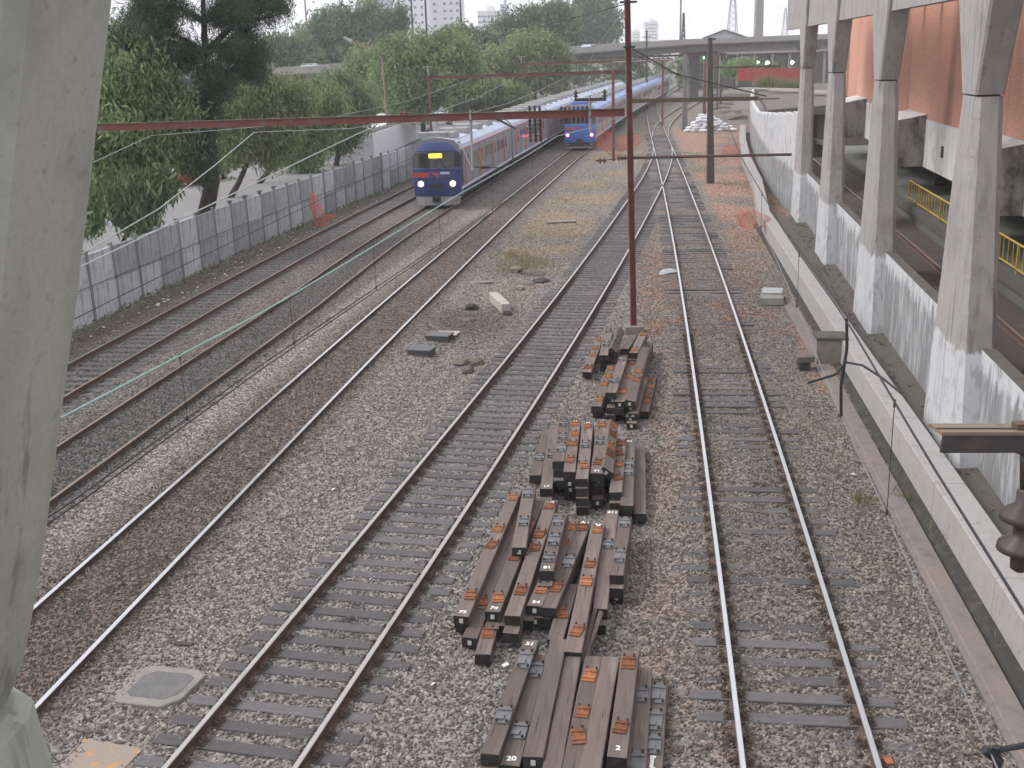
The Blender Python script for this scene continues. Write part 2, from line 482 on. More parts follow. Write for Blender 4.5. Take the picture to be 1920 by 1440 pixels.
def t2(Y):
    w = min(max((Y - 40) / 15, 0), 1)
    return (1 - w) * float(np.polyval(P2, Y / 100)) + w * (tL(Y) - 4.55) if Y < 200 else tL(Y) - 4.55


def t1(Y):
    w = min(max((Y - 55) / 15, 0), 1)
    return (1 - w) * float(np.polyval(P1, Y / 100)) + w * (tL(Y) - 8.2) if Y < 200 else tL(Y) - 8.2


_bx, _by = [15.9, 17.1, 18.9, 22.1, 26.2, 31.3, 40.5, 60], [114, 122, 134, 150.5, 168, 188, 223, 290]
_bc = np.polyfit(_by, _bx, 4)
def tB(Y): return float(np.polyval(_bc, Y)) if Y > 116 else tR(Y)


def wallx(Y): return -15.2 + 0.135 * (Y - 40) + 0.0009 * (Y - 40) ** 2 if Y > 20 else -17.6


def slope(fn, Y): return (fn(Y + 0.5) - fn(Y - 0.5))


# ------------------------------------------------------------------ ground: one sheet to the horizon, fine near the camera
xs = np.concatenate([[-3000, -1200, -500, -200, -90, -50, -32, -24], np.arange(-19, 13.01, 0.16), np.arange(13.4, 32, 0.5), [36, 45, 60, 100, 200, 500, 1200, 3000]])
ys = np.concatenate([[-300, -60, -10, 2, 6], np.arange(8, 45, 0.16), np.arange(45, 130, 0.5), np.arange(130, 260, 2.5), [270, 300, 350, 450, 600, 900, 1500, 3000, 5000]])
GX, GY = np.meshgrid(xs, ys)


def vnoise(X, Y, sc, seed):
    r = np.random.default_rng(seed).random((256, 256))
    x, y = X * sc, Y * sc
    i, j = np.floor(x).astype(int), np.floor(y).astype(int)
    fx, fy = x - i, y - j
    fx, fy = fx * fx * (3 - 2 * fx), fy * fy * (3 - 2 * fy)
    a, b, c, d = r[i % 256, j % 256], r[(i + 1) % 256, j % 256], r[i % 256, (j + 1) % 256], r[(i + 1) % 256, (j + 1) % 256]
    return (a * (1 - fx) + b * fx) * (1 - fy) + (c * (1 - fx) + d * fx) * fy


def fb(X, Y, sc, seed): return 0.55 * vnoise(X, Y, sc, seed) + 0.3 * vnoise(X, Y, sc * 2.3, seed + 1) + 0.15 * vnoise(X, Y, sc * 5.1, seed + 2)


cR = np.array([tR(y) for y in ys])[:, None]
cM = np.array([tM(y) for y in ys])[:, None]
cL = np.array([tL(y) for y in ys])[:, None]
c2 = np.array([t2(y) for y in ys])[:, None]
c1 = np.array([t1(y) for y in ys])[:, None]
cW = np.array([wallx(y) for y in ys])[:, None]
dR, dM, dL, d2, d1, dW = GX - cR, GX - cM, GX - cL, GX - c2, GX - c1, GX - cW


def bump_(d, w0, w1): return np.clip((w1 - np.abs(d)) / (w1 - w0), 0, 1)


far = np.clip((GY - 120) / 100, 0, 1)
Z = -0.26 + 0.05 * (fb(GX, GY, 0.6, 3) - 0.5) * 2
Z = np.maximum(Z, -0.26 + 0.075 * bump_(dM, 1.5, 2.4) + 0.012 * (fb(GX, GY, 2.2, 5) - 0.5))
Z = np.maximum(Z, -0.26 + bump_(dR, 1.5, 2.3) * (0.094 + 0.11 * (fb(GX, GY, 0.9, 8) - 0.5)))
Z = np.maximum(Z, -0.26 + 0.14 * bump_(dL, 1.3, 2.6) + 0.03 * (fb(GX, GY, 1.3, 12) - 0.5))
Z = np.maximum(Z, -0.26 + 0.12 * bump_(d2, 1.3, 2.4) + 0.03 * (fb(GX, GY, 1.3, 15) - 0.5))
Z = np.maximum(Z, -0.26 + 0.078 * bump_(d1, 1.5, 2.4))
lump = np.exp(-(((GX + 1.6) / 1.5) ** 2 + ((GY - 37) / 2.0) ** 2))
Z += 0.18 * lump
Z += 0.14 * np.exp(-(((GX - 0.7) / 1.2) ** 2 + ((GY - 44) / 1.4) ** 2))
Z = np.where((GX < cW - 0.3) & (GY < 300), -0.25, Z)
sR = (GX - 9.3) * BN.x + (GY - 21.5) * BN.y        # station t coordinate
Z = np.where((sR > -1.25) & (GY < 130), np.minimum(Z, -0.36), Z)
Z = np.where((np.abs(GX) > 60) | (GY > 300) | (GY < 5), -0.3, Z)

# true colours of the ballast, soil and rust, by place
n1, n2, n3 = fb(GX, GY, 0.35, 21), fb(GX, GY, 1.5, 31), fb(GX, GY, 0.12, 41)
C = np.zeros(GX.shape + (3,))
C[:] = (0.205, 0.183, 0.166)
def paint(mask, c):
    global C
    C = C * (1 - mask[..., None]) + np.array(c) * mask[..., None]
paint(np.clip((n1 - 0.45) * 4, 0, 1) * 0.5, (0.175, 0.155, 0.143))
paint(np.clip((n2 - 0.55) * 5, 0, 1) * 0.4, (0.27, 0.25, 0.235))
midLM = (dL > 1.8) & (dM < -1.9)
paint(np.where((dL > 1.4) & (dR < -2.5) & (GY < 45), 0.55, 0.0), (0.245, 0.226, 0.213))
paint(np.where(midLM & (GY > 38), np.clip((n1 - 0.38) * 4, 0, 1) * np.clip((GY - 38) / 10, 0, 1), 0) * 0.75, (0.29, 0.225, 0.15))
paint(np.where(midLM & (GY > 24) & (GY < 60), np.clip((n2 - 0.5) * 5, 0, 1), 0) * 0.35, (0.16, 0.125, 0.105))
paint(np.clip(1.4 - np.hypot((GX + 1.5) / 1.9, (GY - 37) / 2.6), 0, 1) * 0.8, (0.085, 0.075, 0.07))
paint(bump_(dL, 1.0, 1.5) * (0.75 + 0.25 * n1), (0.135, 0.105, 0.094))
paint(bump_(dL + 2.15, 0.15, 0.5) * 0.6 * (0.4 + n2) * np.clip((70 - GY) / 20, 0, 1), (0.31, 0.285, 0.265))
paint(bump_(d2, 0.9, 1.4) * 0.85, (0.078, 0.074, 0.075))
paint(bump_(d1, 0.95, 1.6) * 0.9, (0.072, 0.069, 0.07))
paint(np.where((dW > 1.2) & (dL < -2.6), 1.0, 0.0) * 0.5, (0.13, 0.117, 0.11))
paint(np.clip(1 - np.abs(dW - 0.9) / 1.0, 0, 1) * 0.85 * (0.5 + 0.7 * n2), (0.10, 0.075, 0.06))
paint(bump_(dM, 0.9, 1.6) * 0.3, (0.20, 0.185, 0.18))
paint(bump_(np.abs(dR) - 0.8, 0.12, 0.5) * 0.6 * (0.4 + n2), (0.15, 0.095, 0.072))
paint(bump_(dR + 1.75, 0.2, 0.75) * np.clip((n2 - 0.3) * 3, 0, 1) * 0.5, (0.235, 0.165, 0.125))
paint(bump_(dR - 2.0, 0.4, 1.5) * np.clip((n1 - 0.2) * 2.5, 0, 1) * 0.6, (0.25, 0.205, 0.165))
paint(np.where(dR > -0.9, 0.35, 0.0) * np.where(GY < 45, 1, 0), (0.15, 0.138, 0.128))
paint(np.where((dR > 3.0) & (sR < -1.0), np.clip((n2 - 0.35) * 2.5, 0, 1), 0) * 0.6, (0.20, 0.155, 0.13))
paint(np.where((dR > 1.9) & (GY > 44) & (GY < 135), np.clip((GY - 44) / 18, 0, 1) * np.clip((n1 - 0.3) * 5, 0, 1), 0) * 0.85, (0.36, 0.215, 0.165))
paint(np.where((dR > 1.9) & (GY > 28) & (GY < 36) & (sR > -2.2), np.clip((n2 - 0.3) * 4, 0, 1), 0) * 0.7, (0.30, 0.17, 0.125))
paint(np.where((np.abs(dR) < 2.4) & (dM > 1.3) & (GY > 34) & (GY < 50), np.clip((n2 - 0.4) * 4, 0, 1), 0) * 0.6, (0.22, 0.13, 0.10))
paint(np.where((dR > 2.5) & (GY > 40) & (GY < 90), np.clip((fb(GX, GY, 0.5, 77) - 0.62) * 8, 0, 1), 0) * 0.6, (0.15, 0.17, 0.07))
paint(bump_(dM, 0.25, 0.7) * np.clip((fb(GX, GY * .35, 1.1, 61) - 0.5) * 5, 0, 1) * 0.55, (0.10, 0.092, 0.088))
paint(bump_(dR, 0.25, 0.7) * np.clip((fb(GX, GY * .35, 1.1, 64) - 0.5) * 5, 0, 1) * 0.45, (0.12, 0.105, 0.095))
paint(np.clip((n3 - 0.55) * 4, 0, 1) * 0.25, (0.15, 0.13, 0.12))
paint(np.where(GX < cW - 0.2, 1.0, 0.0) * np.where(np.abs(GY) < 400, 1, 0), (0.2, 0.19, 0.18))
paint(far * np.where(GX > cW, 0.6, 0), (0.22, 0.19, 0.165))


def ground_material():
    m = bpy.data.materials.new('ballast_ground')
    m.use_nodes = True
    N, L = m.node_tree.nodes, m.node_tree.links
    b = N['Principled BSDF']
    b.inputs['Roughness'].default_value = 0.95
    b.inputs['Specular IOR Level'].default_value = 0.15
    at = N.new('ShaderNodeAttribute')
    at.attribute_name = 'gcol'
    tc = N.new('ShaderNodeTexCoord')
    vo = N.new('ShaderNodeTexVoronoi')
    vo.inputs['Scale'].default_value = 13
    L.new(tc.outputs['Object'], vo.inputs['Vector'])
    hs = N.new('ShaderNodeSeparateColor')
    L.new(vo.outputs['Color'], hs.inputs[0])
    mr = N.new('ShaderNodeMapRange')
    mr.inputs[3].default_value, mr.inputs[4].default_value = 0.3, 1.45
    L.new(hs.outputs[0], mr.inputs[0])
    hv = N.new('ShaderNodeHueSaturation')
    L.new(at.outputs['Color'], hv.inputs['Color'])
    L.new(mr.outputs[0], hv.inputs['Value'])
    L.new(hv.outputs[0], b.inputs['Base Color'])
    bp = N.new('ShaderNodeBump')
    bp.inputs['Strength'].default_value = 0.9
    bp.inputs['Distance'].default_value = 0.035
    bp.invert = True
    L.new(vo.outputs['Distance'], bp.inputs['Height'])
    L.new(bp.outputs[0], b.inputs['Normal'])
    return m


def grid_mesh(name, X, Y, Zz, Cc, mt, extra=None):
    h, w = X.shape
    me = bpy.data.meshes.new(name)
    V = np.stack([X, Y, Zz], -1).reshape(-1, 3)
    i = (np.arange(h - 1)[:, None] * w + np.arange(w - 1)[None, :]).ravel()
    Fq = np.stack([i, i + 1, i + w + 1, i + w], -1)
    me.vertices.add(len(V)); me.vertices.foreach_set('co', V.ravel())
    me.loops.add(Fq.size); me.loops.foreach_set('vertex_index', Fq.ravel().astype(np.int32))
    me.polygons.add(len(Fq)); me.polygons.foreach_set('loop_start', np.arange(0, Fq.size, 4, dtype=np.int32))
    a = me.attributes.new('gcol', 'FLOAT_COLOR', 'POINT')
    a.data.foreach_set('color', np.concatenate([Cc.reshape(-1, 3), np.ones((len(V), 1))], 1).ravel().astype(np.float32))
    if extra is not None:
        e = me.attributes.new('dens', 'FLOAT', 'POINT')
        e.data.foreach_set('value', extra.ravel().astype(np.float32))
    me.materials.append(mt)
    me.update(calc_edges=True)
    me.polygons.foreach_set('use_smooth', [True] * len(me.polygons))
    return me


gm = ground_material()
ground = put('ground', grid_mesh('ground', GX, GY, Z, C, gm))
tag(ground, 'grey and brown railway ballast and bare soil between the tracks', kind='structure')


# ballast stones: uncountable, real geometry, instanced over the near part of the sheet
def stones():
    iy = np.where((ys >= 9) & (ys < 62))[0]
    ix = np.where((xs > -18.5) & (xs < 14))[0]
    sl = np.ix_(iy, ix)
    X, Y, Zz, Cc = GX[sl], GY[sl], Z[sl], C[sl]
    dens = 400 * np.clip(18.0 / Y, 0, 1) ** 1.7
    vis = (X > -0.50 * Y - 1) & (X < 0.50 * Y + 1)
    dens = np.where(vis, dens, 0)
    dens = np.where(sR[sl] > -1.5, 0, dens)
    dens = np.where(dW[sl] < 0.9, 0, dens)
    dens *= np.where((np.abs(dM[sl]) < 1.25) | (np.abs(dR[sl]) < 1.2), 0.85, 1.0)
    dens *= 1 - 0.8 * np.clip(1.3 - np.hypot((X + 1.5) / 1.9, (Y - 37) / 2.6), 0, 1)
    m = bpy.data.materials.new('ballast_stone')
    m.use_nodes = True
    N, L = m.node_tree.nodes, m.node_tree.links
    b = N['Principled BSDF']
    b.inputs['Roughness'].default_value = 0.85
    b.inputs['Specular IOR Level'].default_value = 0.25
    at = N.new('ShaderNodeAttribute')
    at.attribute_type = 'INSTANCER'
    at.attribute_name = 'gcol'
    oi = N.new('ShaderNodeObjectInfo')
    mr = N.new('ShaderNodeMapRange')
    mr.inputs[3].default_value, mr.inputs[4].default_value = 0.42, 1.75
    pw = N.new('ShaderNodeMath'); pw.operation = 'POWER'; pw.inputs[1].default_value = 1.7
    L.new(oi.outputs['Random'], pw.inputs[0])
    L.new(pw.outputs[0], mr.inputs[0])
    hv = N.new('ShaderNodeHueSaturation')
    ms = N.new('ShaderNodeMath'); ms.operation = 'MULTIPLY'; ms.inputs[1].default_value = 37.7
    fr = N.new('ShaderNodeMath'); fr.operation = 'FRACT'
    mh = N.new('ShaderNodeMapRange'); mh.inputs[3].default_value, mh.inputs[4].default_value = 0.3, 1.5
    L.new(oi.outputs['Random'], ms.inputs[0]); L.new(ms.outputs[0], fr.inputs[0]); L.new(fr.outputs[0], mh.inputs[0])
    L.new(mh.outputs[0], hv.inputs['Saturation'])
    L.new(at.outputs['Color'], hv.inputs['Color'])
    L.new(mr.outputs[0], hv.inputs['Value'])
    L.new(hv.outputs[0], b.inputs['Base Color'])
    o = put('ballast_gravel', grid_mesh('ballast_gravel', X, Y, Zz, Cc, m, dens))
    tag(o, 'loose grey and brown ballast stones covering the track bed', kind='stuff')
    ng = bpy.data.node_groups.new('ballast', 'GeometryNodeTree')
    ng.interface.new_socket('Geometry', in_out='INPUT', socket_type='NodeSocketGeometry')
    ng.interface.new_socket('Geometry', in_out='OUTPUT', socket_type='NodeSocketGeometry')
    n, l = ng.nodes, ng.links
    gi, go = n.new('NodeGroupInput'), n.new('NodeGroupOutput')
    di = n.new('GeometryNodeDistributePointsOnFaces')
    na = n.new('GeometryNodeInputNamedAttribute'); na.data_type = 'FLOAT'; na.inputs[0].default_value = 'dens'
    l.new(gi.outputs[0], di.inputs['Mesh'])
    l.new(na.outputs[0], di.inputs['Density'])
    ico = n.new('GeometryNodeMeshIcoSphere')
    ico.inputs['Radius'].default_value = 1.0
    ico.inputs['Subdivisions'].default_value = 1
    no = n.new('ShaderNodeTexNoise'); no.inputs['Scale'].default_value = 1.1
    sub = n.new('ShaderNodeVectorMath'); sub.operation = 'SUBTRACT'; sub.inputs[1].default_value = (0.5, 0.5, 0.5)
    scv = n.new('ShaderNodeVectorMath'); scv.operation = 'SCALE'; scv.inputs['Scale'].default_value = 1.3
    sp = n.new('GeometryNodeSetPosition')
    l.new(no.outputs['Color'], sub.inputs[0]); l.new(sub.outputs[0], scv.inputs[0]); l.new(scv.outputs[0], sp.inputs['Offset'])
    l.new(ico.outputs['Mesh'], sp.inputs['Geometry'])
    sm = n.new('GeometryNodeSetMaterial'); sm.inputs['Material'].default_value = m
    l.new(sp.outputs[0], sm.inputs[0])
    ip = n.new('GeometryNodeInstanceOnPoints')
    l.new(di.outputs['Points'], ip.inputs['Points']); l.new(sm.outputs[0], ip.inputs['Instance'])
    rr = n.new('FunctionNodeRandomValue'); rr.data_type = 'FLOAT_VECTOR'
    rr.inputs[0].default_value, rr.inputs[1].default_value = (0, 0, 0), (6.28, 6.28, 6.28)
    er = n.new('FunctionNodeEulerToRotation')
    l.new(rr.outputs[0], er.inputs[0]); l.new(er.outputs[0], ip.inputs['Rotation'])
    rs = n.new('FunctionNodeRandomValue'); rs.data_type = 'FLOAT_VECTOR'
    rs.inputs[0].default_value, rs.inputs[1].default_value = (0.014, 0.011, 0.009), (0.047, 0.037, 0.028)
    rs.inputs['Seed'].default_value = 5
    l.new(rs.outputs[0], ip.inputs['Scale'])
    l.new(ip.outputs[0], go.inputs[0])
    md = o.modifiers.new('ballast', 'NODES')
    md.node_group = ng


stones()

# street behind the panel wall
mb = MB()
yy = [18, 30, 40, 50, 60, 70, 80, 90, 105, 125, 160]
for a, b in zip(yy[:-1], yy[1:]):
    mb.add([(wallx(a) - 0.6, a, -0.06), (wallx(b) - 0.6, b, -0.06), (-120, b, -0.06), (-120, a, -0.06)], [(0, 3, 2, 1)])
tag(mb.build('street', K['asphalt']), 'pale grey street and parking strip behind the concrete panel wall', kind='structure')

# ------------------------------------------------------------------ railway tracks
PROF = [(-0.068, -0.172), (0.068, -0.172), (0.066, -0.158), (0.012, -0.142), (0.011, -0.045), (0.040, -0.034), (0.040, -0.008), (0.032, 0.0), (-0.032, 0.0), (-0.040, -0.008), (-0.040, -0.034), (-0.011, -0.045), (-0.012, -0.142), (-0.066, -0.158)]
PMI = [1, 1, 1, 1, 1, 1, 0, 0, 0, 1, 1, 1, 1, 1]


def rail_mesh(fn, off, y0, y1, head, name='rail', st=1.5, parent=None):
    pts = []
    y = y0
    while y < y1 + 0.01:
        pts.append(y)
        y += st if y < 120 else st * 3
    loops = []
    for y in pts:
        s = slope(fn, y)
        k = 1 / math.hypot(1, s)
        nx, ny = k, -s * k
        cx, cy = fn(y) + nx * off, y + ny * off
        loops.append([(cx + nx * a, cy + ny * a, b) for a, b in PROF])
    mb = MB()
    mb.loft(loops, 1, True, PMI)
    return mb.build(name, [head, K['rail_side']], parent)


def sleeper_mesh(w=0.23, h=0.16, ln=2.8, name='sleeper'):
    mb = MB()
    c = 0.012
    loops = []
    for x in (-ln / 2, ln / 2):
        loops.append([(x, -w / 2, -h), (x, w / 2, -h), (x, w / 2, -c), (x, w / 2 - c, 0), (x, -w / 2 + c, 0), (x, -w / 2, -c)])
    mb.loft(loops)
    return mb.mesh(name, K['sleeper'])


SLP = sleeper_mesh()


def fastening_mesh():
    mb = MB()
    mb.box((0, 0, 0.006), (0.34, 0.18, 0.014))
    for sx in (-1, 1):
        mb.box((sx * 0.105, 0, 0.02), (0.045, 0.12, 0.022))
        mb.lathe((sx * 0.135, 0.045, 0.03), [(0.018, 0), (0.018, 0.045), (0.008, 0.055)], 6)
        mb.tube([(sx * 0.15, -0.07, 0.05), (sx * 0.10, -0.075, 0.075), (sx * 0.065, -0.02, 0.055), (sx * 0.10, 0.03, 0.07), (sx * 0.16, 0.0, 0.05)], 0.011, 5)
    return mb.mesh('fastening', K['dark_fast'])


K['dark_fast'] = mat('fastening_iron', (0.075, 0.055, 0.05), [(30, 0.5, 0.7, (0.13, 0.085, 0.06), 0.7)], 0.8)
FST = fastening_mesh()


def track(name, label, fn, y0, y1, head, slp=None, spacing=0.475, top=-0.165, fast_to=0, buried=0.0, smin=None, rail_end=None):
    t = thing(name, label, 'railway track', (fn(y0), y0, -0.2))
    for off in (-0.8 - 0.036, 0.8 + 0.036):
        rail_mesh(fn, off, y0, rail_end or y1, head, parent=t)
    if not slp: return t
    Y = (smin or y0) + 0.3
    n = 0
    while Y < slp:
        s = slope(fn, Y)
        ang = -math.atan(s)
        jit = random.uniform(-0.05, 0.05)
        o = bpy.data.objects.new('sleeper', SLP)
        COL.objects.link(o)
        o.parent = t
        o.matrix_parent_inverse = Matrix.Translation(-t.location)
        k = 1 / math.hypot(1, s)
        o.location = (fn(Y) + jit * k, Y - s * k * jit, top + random.uniform(-buried, 0.006))
        o.rotation_euler = (random.uniform(-.01, .01), random.uniform(-.006, .006), ang + random.uniform(-.012, .012))
        if Y < fast_to:
            for sx in (-1, 1):
                local('fastening', FST, o, (sx * 0.836 - jit, 0, 0.0), (0, 0, 0))
        Y += spacing * k + random.uniform(-0.03, 0.03)
        n += 1
    return t


track('railway_track', 'middle track with bare dark sleepers beside the sleeper piles, merging ahead', tM, 7, 107, K['rail_dull'], 100, 0.475, -0.158, 44)
track('railway_track', 'rightmost open track with bright rails and half buried sleepers', tR, 6, 420, K['rail_bright'], 122, 0.52, -0.138, 34, 0.03)
tl = track('railway_track', 'bright railed track sunk in brown ballast, under the second train', tL, 8, 330, K['rail_bright'], 38, 0.55, -0.15, 0, 0.05, 29)
track('railway_track', 'dark rusty track under the oncoming train with lit headlights', t2, 12, 330, K['rail_rusty'])
track('railway_track', 'rusty track nearest the concrete panel wall', t1, 22, 330, K['rail_rusty'], 105, 0.55, -0.17, 0, 0.006)
track('railway_track', 'branch track curving off to the right beyond the points', tB, 117, 286, K['rail_dull'])


# ------------------------------------------------------------------ concrete panel wall along the left
def fence():
    t = thing('panel_wall', 'tall grey precast concrete panel wall with posts along the street', 'wall', (wallx(30), 30, -0.3))
    Y, pts = 24.0, []
    while Y < 128:
        pts.append(Vector((wallx(Y), Y, 0)))
        Y += 1.97 / math.hypot(1, slope(wallx, Y))
    post = MB().loft([[(-.075, -.08, -.1), (.075, -.08, -.1), (.075, .08, -.1), (-.075, .08, -.1)], [(-.065, -.07, 2.64), (.065, -.07, 2.64), (.065, .07, 2.64), (-.065, .07, 2.64)]]).mesh('post', K['fence_post'])
    pan = []
    for hh in (1.22, 1.25):
        mb = MB().frame((0, 0, hh / 2), (0.035, 0, 0), (0, 0.915, 0), (0, 0, hh / 2))
        mb.frame((0.041, 0, hh - 0.05), (0.012, 0, 0), (0, 0.9, 0), (0, 0, 0.03))
        pan.append(mb.mesh('panel', K['fence_panel']))
    cap = MB().box((0.02, 0, 0.03), (0.2, 0.22, 0.06)).mesh('cap', K['fence_post'])
    for a, b in zip(pts[:-1], pts[1:]):
        rz = -math.atan2(b.x - a.x, b.y - a.y)
        o = local('post', post, t, a - t.location + Vector((0, 0, -0.3)), (random.uniform(-.012, .012), random.uniform(-.015, .015), rz))
        if random.random() < 0.3:
            local('cap', cap, o, (0, 0, 2.64))
        mid = (a + b) / 2
        for k in (0, 1):
            local('panel', pan[k], t, mid - t.location + Vector((0.0, 0, -0.28 + k * 1.235)), (0, random.uniform(-.016, .016), rz + random.uniform(-.014, .014)))
    # drooping cable clipped along the posts
    mb = MB().tube([p + Vector((0.09, 0, 1.06 + 0.02 * math.sin(i))) for i, p in enumerate(pts)], 0.012, 4)
    mb.build('cable', K['black_wire'], t)


fence()


# ------------------------------------------------------------------ station on the right
def pillar(i):
    sj = 1.35 + 11.48 * i
    words = ['front concrete pillar, nearest of the station row, with whitewashed foot', 'second concrete pillar of the station row with flared head', 'third concrete pillar of the station row', 'fourth and farthest concrete pillar of the station row', ''][i]
    t = thing('concrete_pillar', words, 'pillar', ST(sj, 0.28, -0.25), 'flared station pillars')

    def loop(s0, s1, ta, tb, z, c):
        return [ST(s0 + c, ta, z), ST(s0, ta + c, z), ST(s0, tb - c, z), ST(s0 + c, tb, z), ST(s1 - c, tb, z), ST(s1, tb - c, z), ST(s1, ta + c, z), ST(s1 - c, ta, z)]
    MB().loft([loop(sj - 1.5, sj + 1.9, -0.14, 0.66, -0.3, 0.10), loop(sj - 0.75, sj + 1.55, -0.07, 0.62, 3.4, 0.11), loop(sj, sj + 1.15, 0.0, 0.57, 7.52, 0.12)]).build('lower_shaft', K['pillar'], t)
    MB().loft([loop(sj + .06, sj + 1.09, 0.05, 0.52, 7.52, 0.1), loop(sj + .06, sj + 1.09, 0.05, 0.52, 7.56, 0.1)]).build('joint', K['dark_steel'], t)
    MB().loft([loop(sj, sj + 1.15, 0.0, 0.57, 7.56, 0.05), loop(sj - 0.72, sj + 2.0, -0.03, 0.6, 9.5, 0.05), loop(sj - 1.2, sj + 2.6, -0.05, 0.62, 11.2, 0.05)]).build('flared_head', K['pillar'], t)


for i in range(4):
    pillar(i)
# deep edge beam carried by the pillars
t = thing('edge_beam', 'long board-marked concrete beam carried by the station pillars', 'beam', ST(16, 0.3, 9.5))
for i in range(-2, 4):
    a, b = 1.35 + 11.48 * i + 1.9, 1.35 + 11.48 * (i + 1) - 0.6
    MB().frame(ST((a + b) / 2, 0.22, 10.6), BU * (b - a) / 2, BN * 0.13, (0, 0, 1.1)).build('beam_panel', K['pillar'], t)
mb = MB()
mb.frame(ST(16, 0.9, 11.9), BU * 30, BN * 0.7, (0, 0, 0.15))
mb.build('roof_slab', K['concrete'], t)
for i in range(14):
    MB().frame(ST(-4 + 3.4 * i, 2.4, 10.5), BU * 0.14, BN * 1.9, (0, 0, 0.24)).build('roof_rib', K['concrete'], t)

# whitewashed retaining wall below the pillars
t = thing('retaining_wall', 'streaky whitewashed retaining wall between the station pillars', 'wall', ST(10, 0.4, -0.3))
s = -12.0
while s < 37:
    e = s + 2.87
    MB().frame(ST((s + e) / 2, 0.45, 1.08), BU * (e - s - 0.012) / 2, BN * 0.12, (0, 0, 1.42)).build('wall_panel', K['whitewash'], t)
    s = e
mb = MB()
mb.frame(ST(12, 0.47, 2.51), BU * 25, BN * 0.13, (0, 0, 0.02))
mb.build('coping', K['walk'], t)
# taller whitewashed wall farther on
t = thing('retaining_wall', 'taller whitewashed wall beyond the last station pillar', 'wall', ST(38, 0.4, -0.3))
pp = [ST(37.2, 0.35), Vector((17.2, 72, 0)), Vector((20.0, 88, 0)), Vector((23.2, 105, 0)), Vector((27.2, 124, 0)), Vector((32, 145, 0))]
for i, (a, b) in enumerate(zip(pp[:-1], pp[1:])):
    n = 4
    for k in range(n):
        p, q = a.lerp(b, k / n), a.lerp(b, (k + 1) / n)
        hgt = max(3.9, 5.5 - (i * n + k) * 0.2)
        MB().bar(p.lerp(q, .003) + Vector((0, 0, hgt / 2 - .3)), p.lerp(q, .997) + Vector((0, 0, hgt / 2 - .3)), 0.3, hgt).build('wall_panel', K['whitewash'], t)
MB().frame(ST(37.3, 0.3, 1.55), BU * 0.3, BN * 0.3, (0, 0, 1.85)).build('pier', K['whitewash'], t)
# dark strip between wall and kerb
mb = MB()
mb.add([ST(-14, -0.62, 0.02), ST(-14, 0.4, 0.12), ST(37, 0.4, 0.1), ST(37, -1.2, 0.0)], [(0, 1, 2, 3)])
tag(mb.build('path', K['walk']), 'dark dirt strip between the concrete kerb and the whitewashed wall', kind='structure')


def kerb_t(s): return -1.0 - 0.026 * max(s, -20)


t = thing('kerb_wall', 'low pale concrete kerb wall running along the right track', 'kerb', ST(0, -1, -0.3))
S_ = [-14, -10, -6, -2, 2, 5.5, 9.0, 13, 18, 24, 30, 36]
for i, (a, b) in enumerate(zip(S_[:-1], S_[1:])):
    z1 = 0.5
    b2 = b - 0.01
    lp = []
    for s in (a, b2):
        k = kerb_t(s)
        lp.append([ST(s, k - 0.03, -0.5), ST(s, k + 0.62, -0.5), ST(s, k + 0.57, z1), ST(s, k, z1)])
    MB().loft(lp).build('kerb_segment', K['kerb'], t, bevel=0.02)
far_k = [ST(36, kerb_t(36)), Vector((16.0, 72, 0)), Vector((18.7, 88, 0)), Vector((22.0, 105, 0)), Vector((26.0, 124, 0))]
for a, b in zip(far_k[:-1], far_k[1:]):
    MB().bar(a + Vector((.3, 0, 0)), b + Vector((.3, 0, 0)), 0.6, 1.0).build('kerb_segment', K['kerb'], t, bevel=0.02)
# drain: black wet notch at the kerb foot and a dusty concrete strip
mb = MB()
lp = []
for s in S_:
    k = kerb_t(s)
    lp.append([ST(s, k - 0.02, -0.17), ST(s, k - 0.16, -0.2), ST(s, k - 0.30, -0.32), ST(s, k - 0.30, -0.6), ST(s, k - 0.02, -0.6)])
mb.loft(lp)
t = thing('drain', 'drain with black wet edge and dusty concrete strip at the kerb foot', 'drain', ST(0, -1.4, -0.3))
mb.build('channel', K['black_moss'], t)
mb = MB()
lp = []
for s in S_[:9]:
    k = kerb_t(s) - 0.31
    lp.append([ST(s, k, -0.2), ST(s, k - 0.32, -0.19), ST(s, k - 0.34, -0.215), ST(s, k - 0.44, -0.21), ST(s, k - 0.44, -0.6), ST(s, k, -0.6)])
mb.loft(lp)
mb.build('apron', K['gutter'], t)

# station track behind the wall, platform, yellow railing
mb = MB().frame(ST(14, 2.05, 1.2), BU * 40, BN * 1.46, (0, 0, 0.25))
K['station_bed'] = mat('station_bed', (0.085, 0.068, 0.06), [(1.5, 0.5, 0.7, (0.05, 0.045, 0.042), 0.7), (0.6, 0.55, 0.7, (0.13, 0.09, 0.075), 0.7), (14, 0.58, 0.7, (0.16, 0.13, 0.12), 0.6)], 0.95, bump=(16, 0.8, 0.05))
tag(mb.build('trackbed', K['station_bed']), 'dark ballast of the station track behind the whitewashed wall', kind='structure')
t = thing('railway_track', 'single station track in the dark behind the whitewashed wall', 'railway track', ST(14, 2, 1.4))
for tt in (0.85, 2.45):
    lp = []
    for s in (-26, 54):
        lp.append([ST(s, tt + a, 1.62 + b) for a, b in PROF])
    MB().loft(lp, 1, True, PMI).build('rail', [K['rail_rusty'], K['rail_side']], t)
t = thing('platform', 'grey station platform behind the yellow railing', 'platform', ST(14, 5, 1.4))
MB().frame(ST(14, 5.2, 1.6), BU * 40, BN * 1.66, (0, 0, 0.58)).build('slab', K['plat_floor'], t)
MB().frame(ST(14, 3.56, 2.0), BU * 40, BN * 0.1, (0, 0, 0.19)).build('edge', K['walk'], t)
t = thing('railing', 'yellow painted railing along the station platform edge', 'railing', ST(14, 3.6, 2.2))
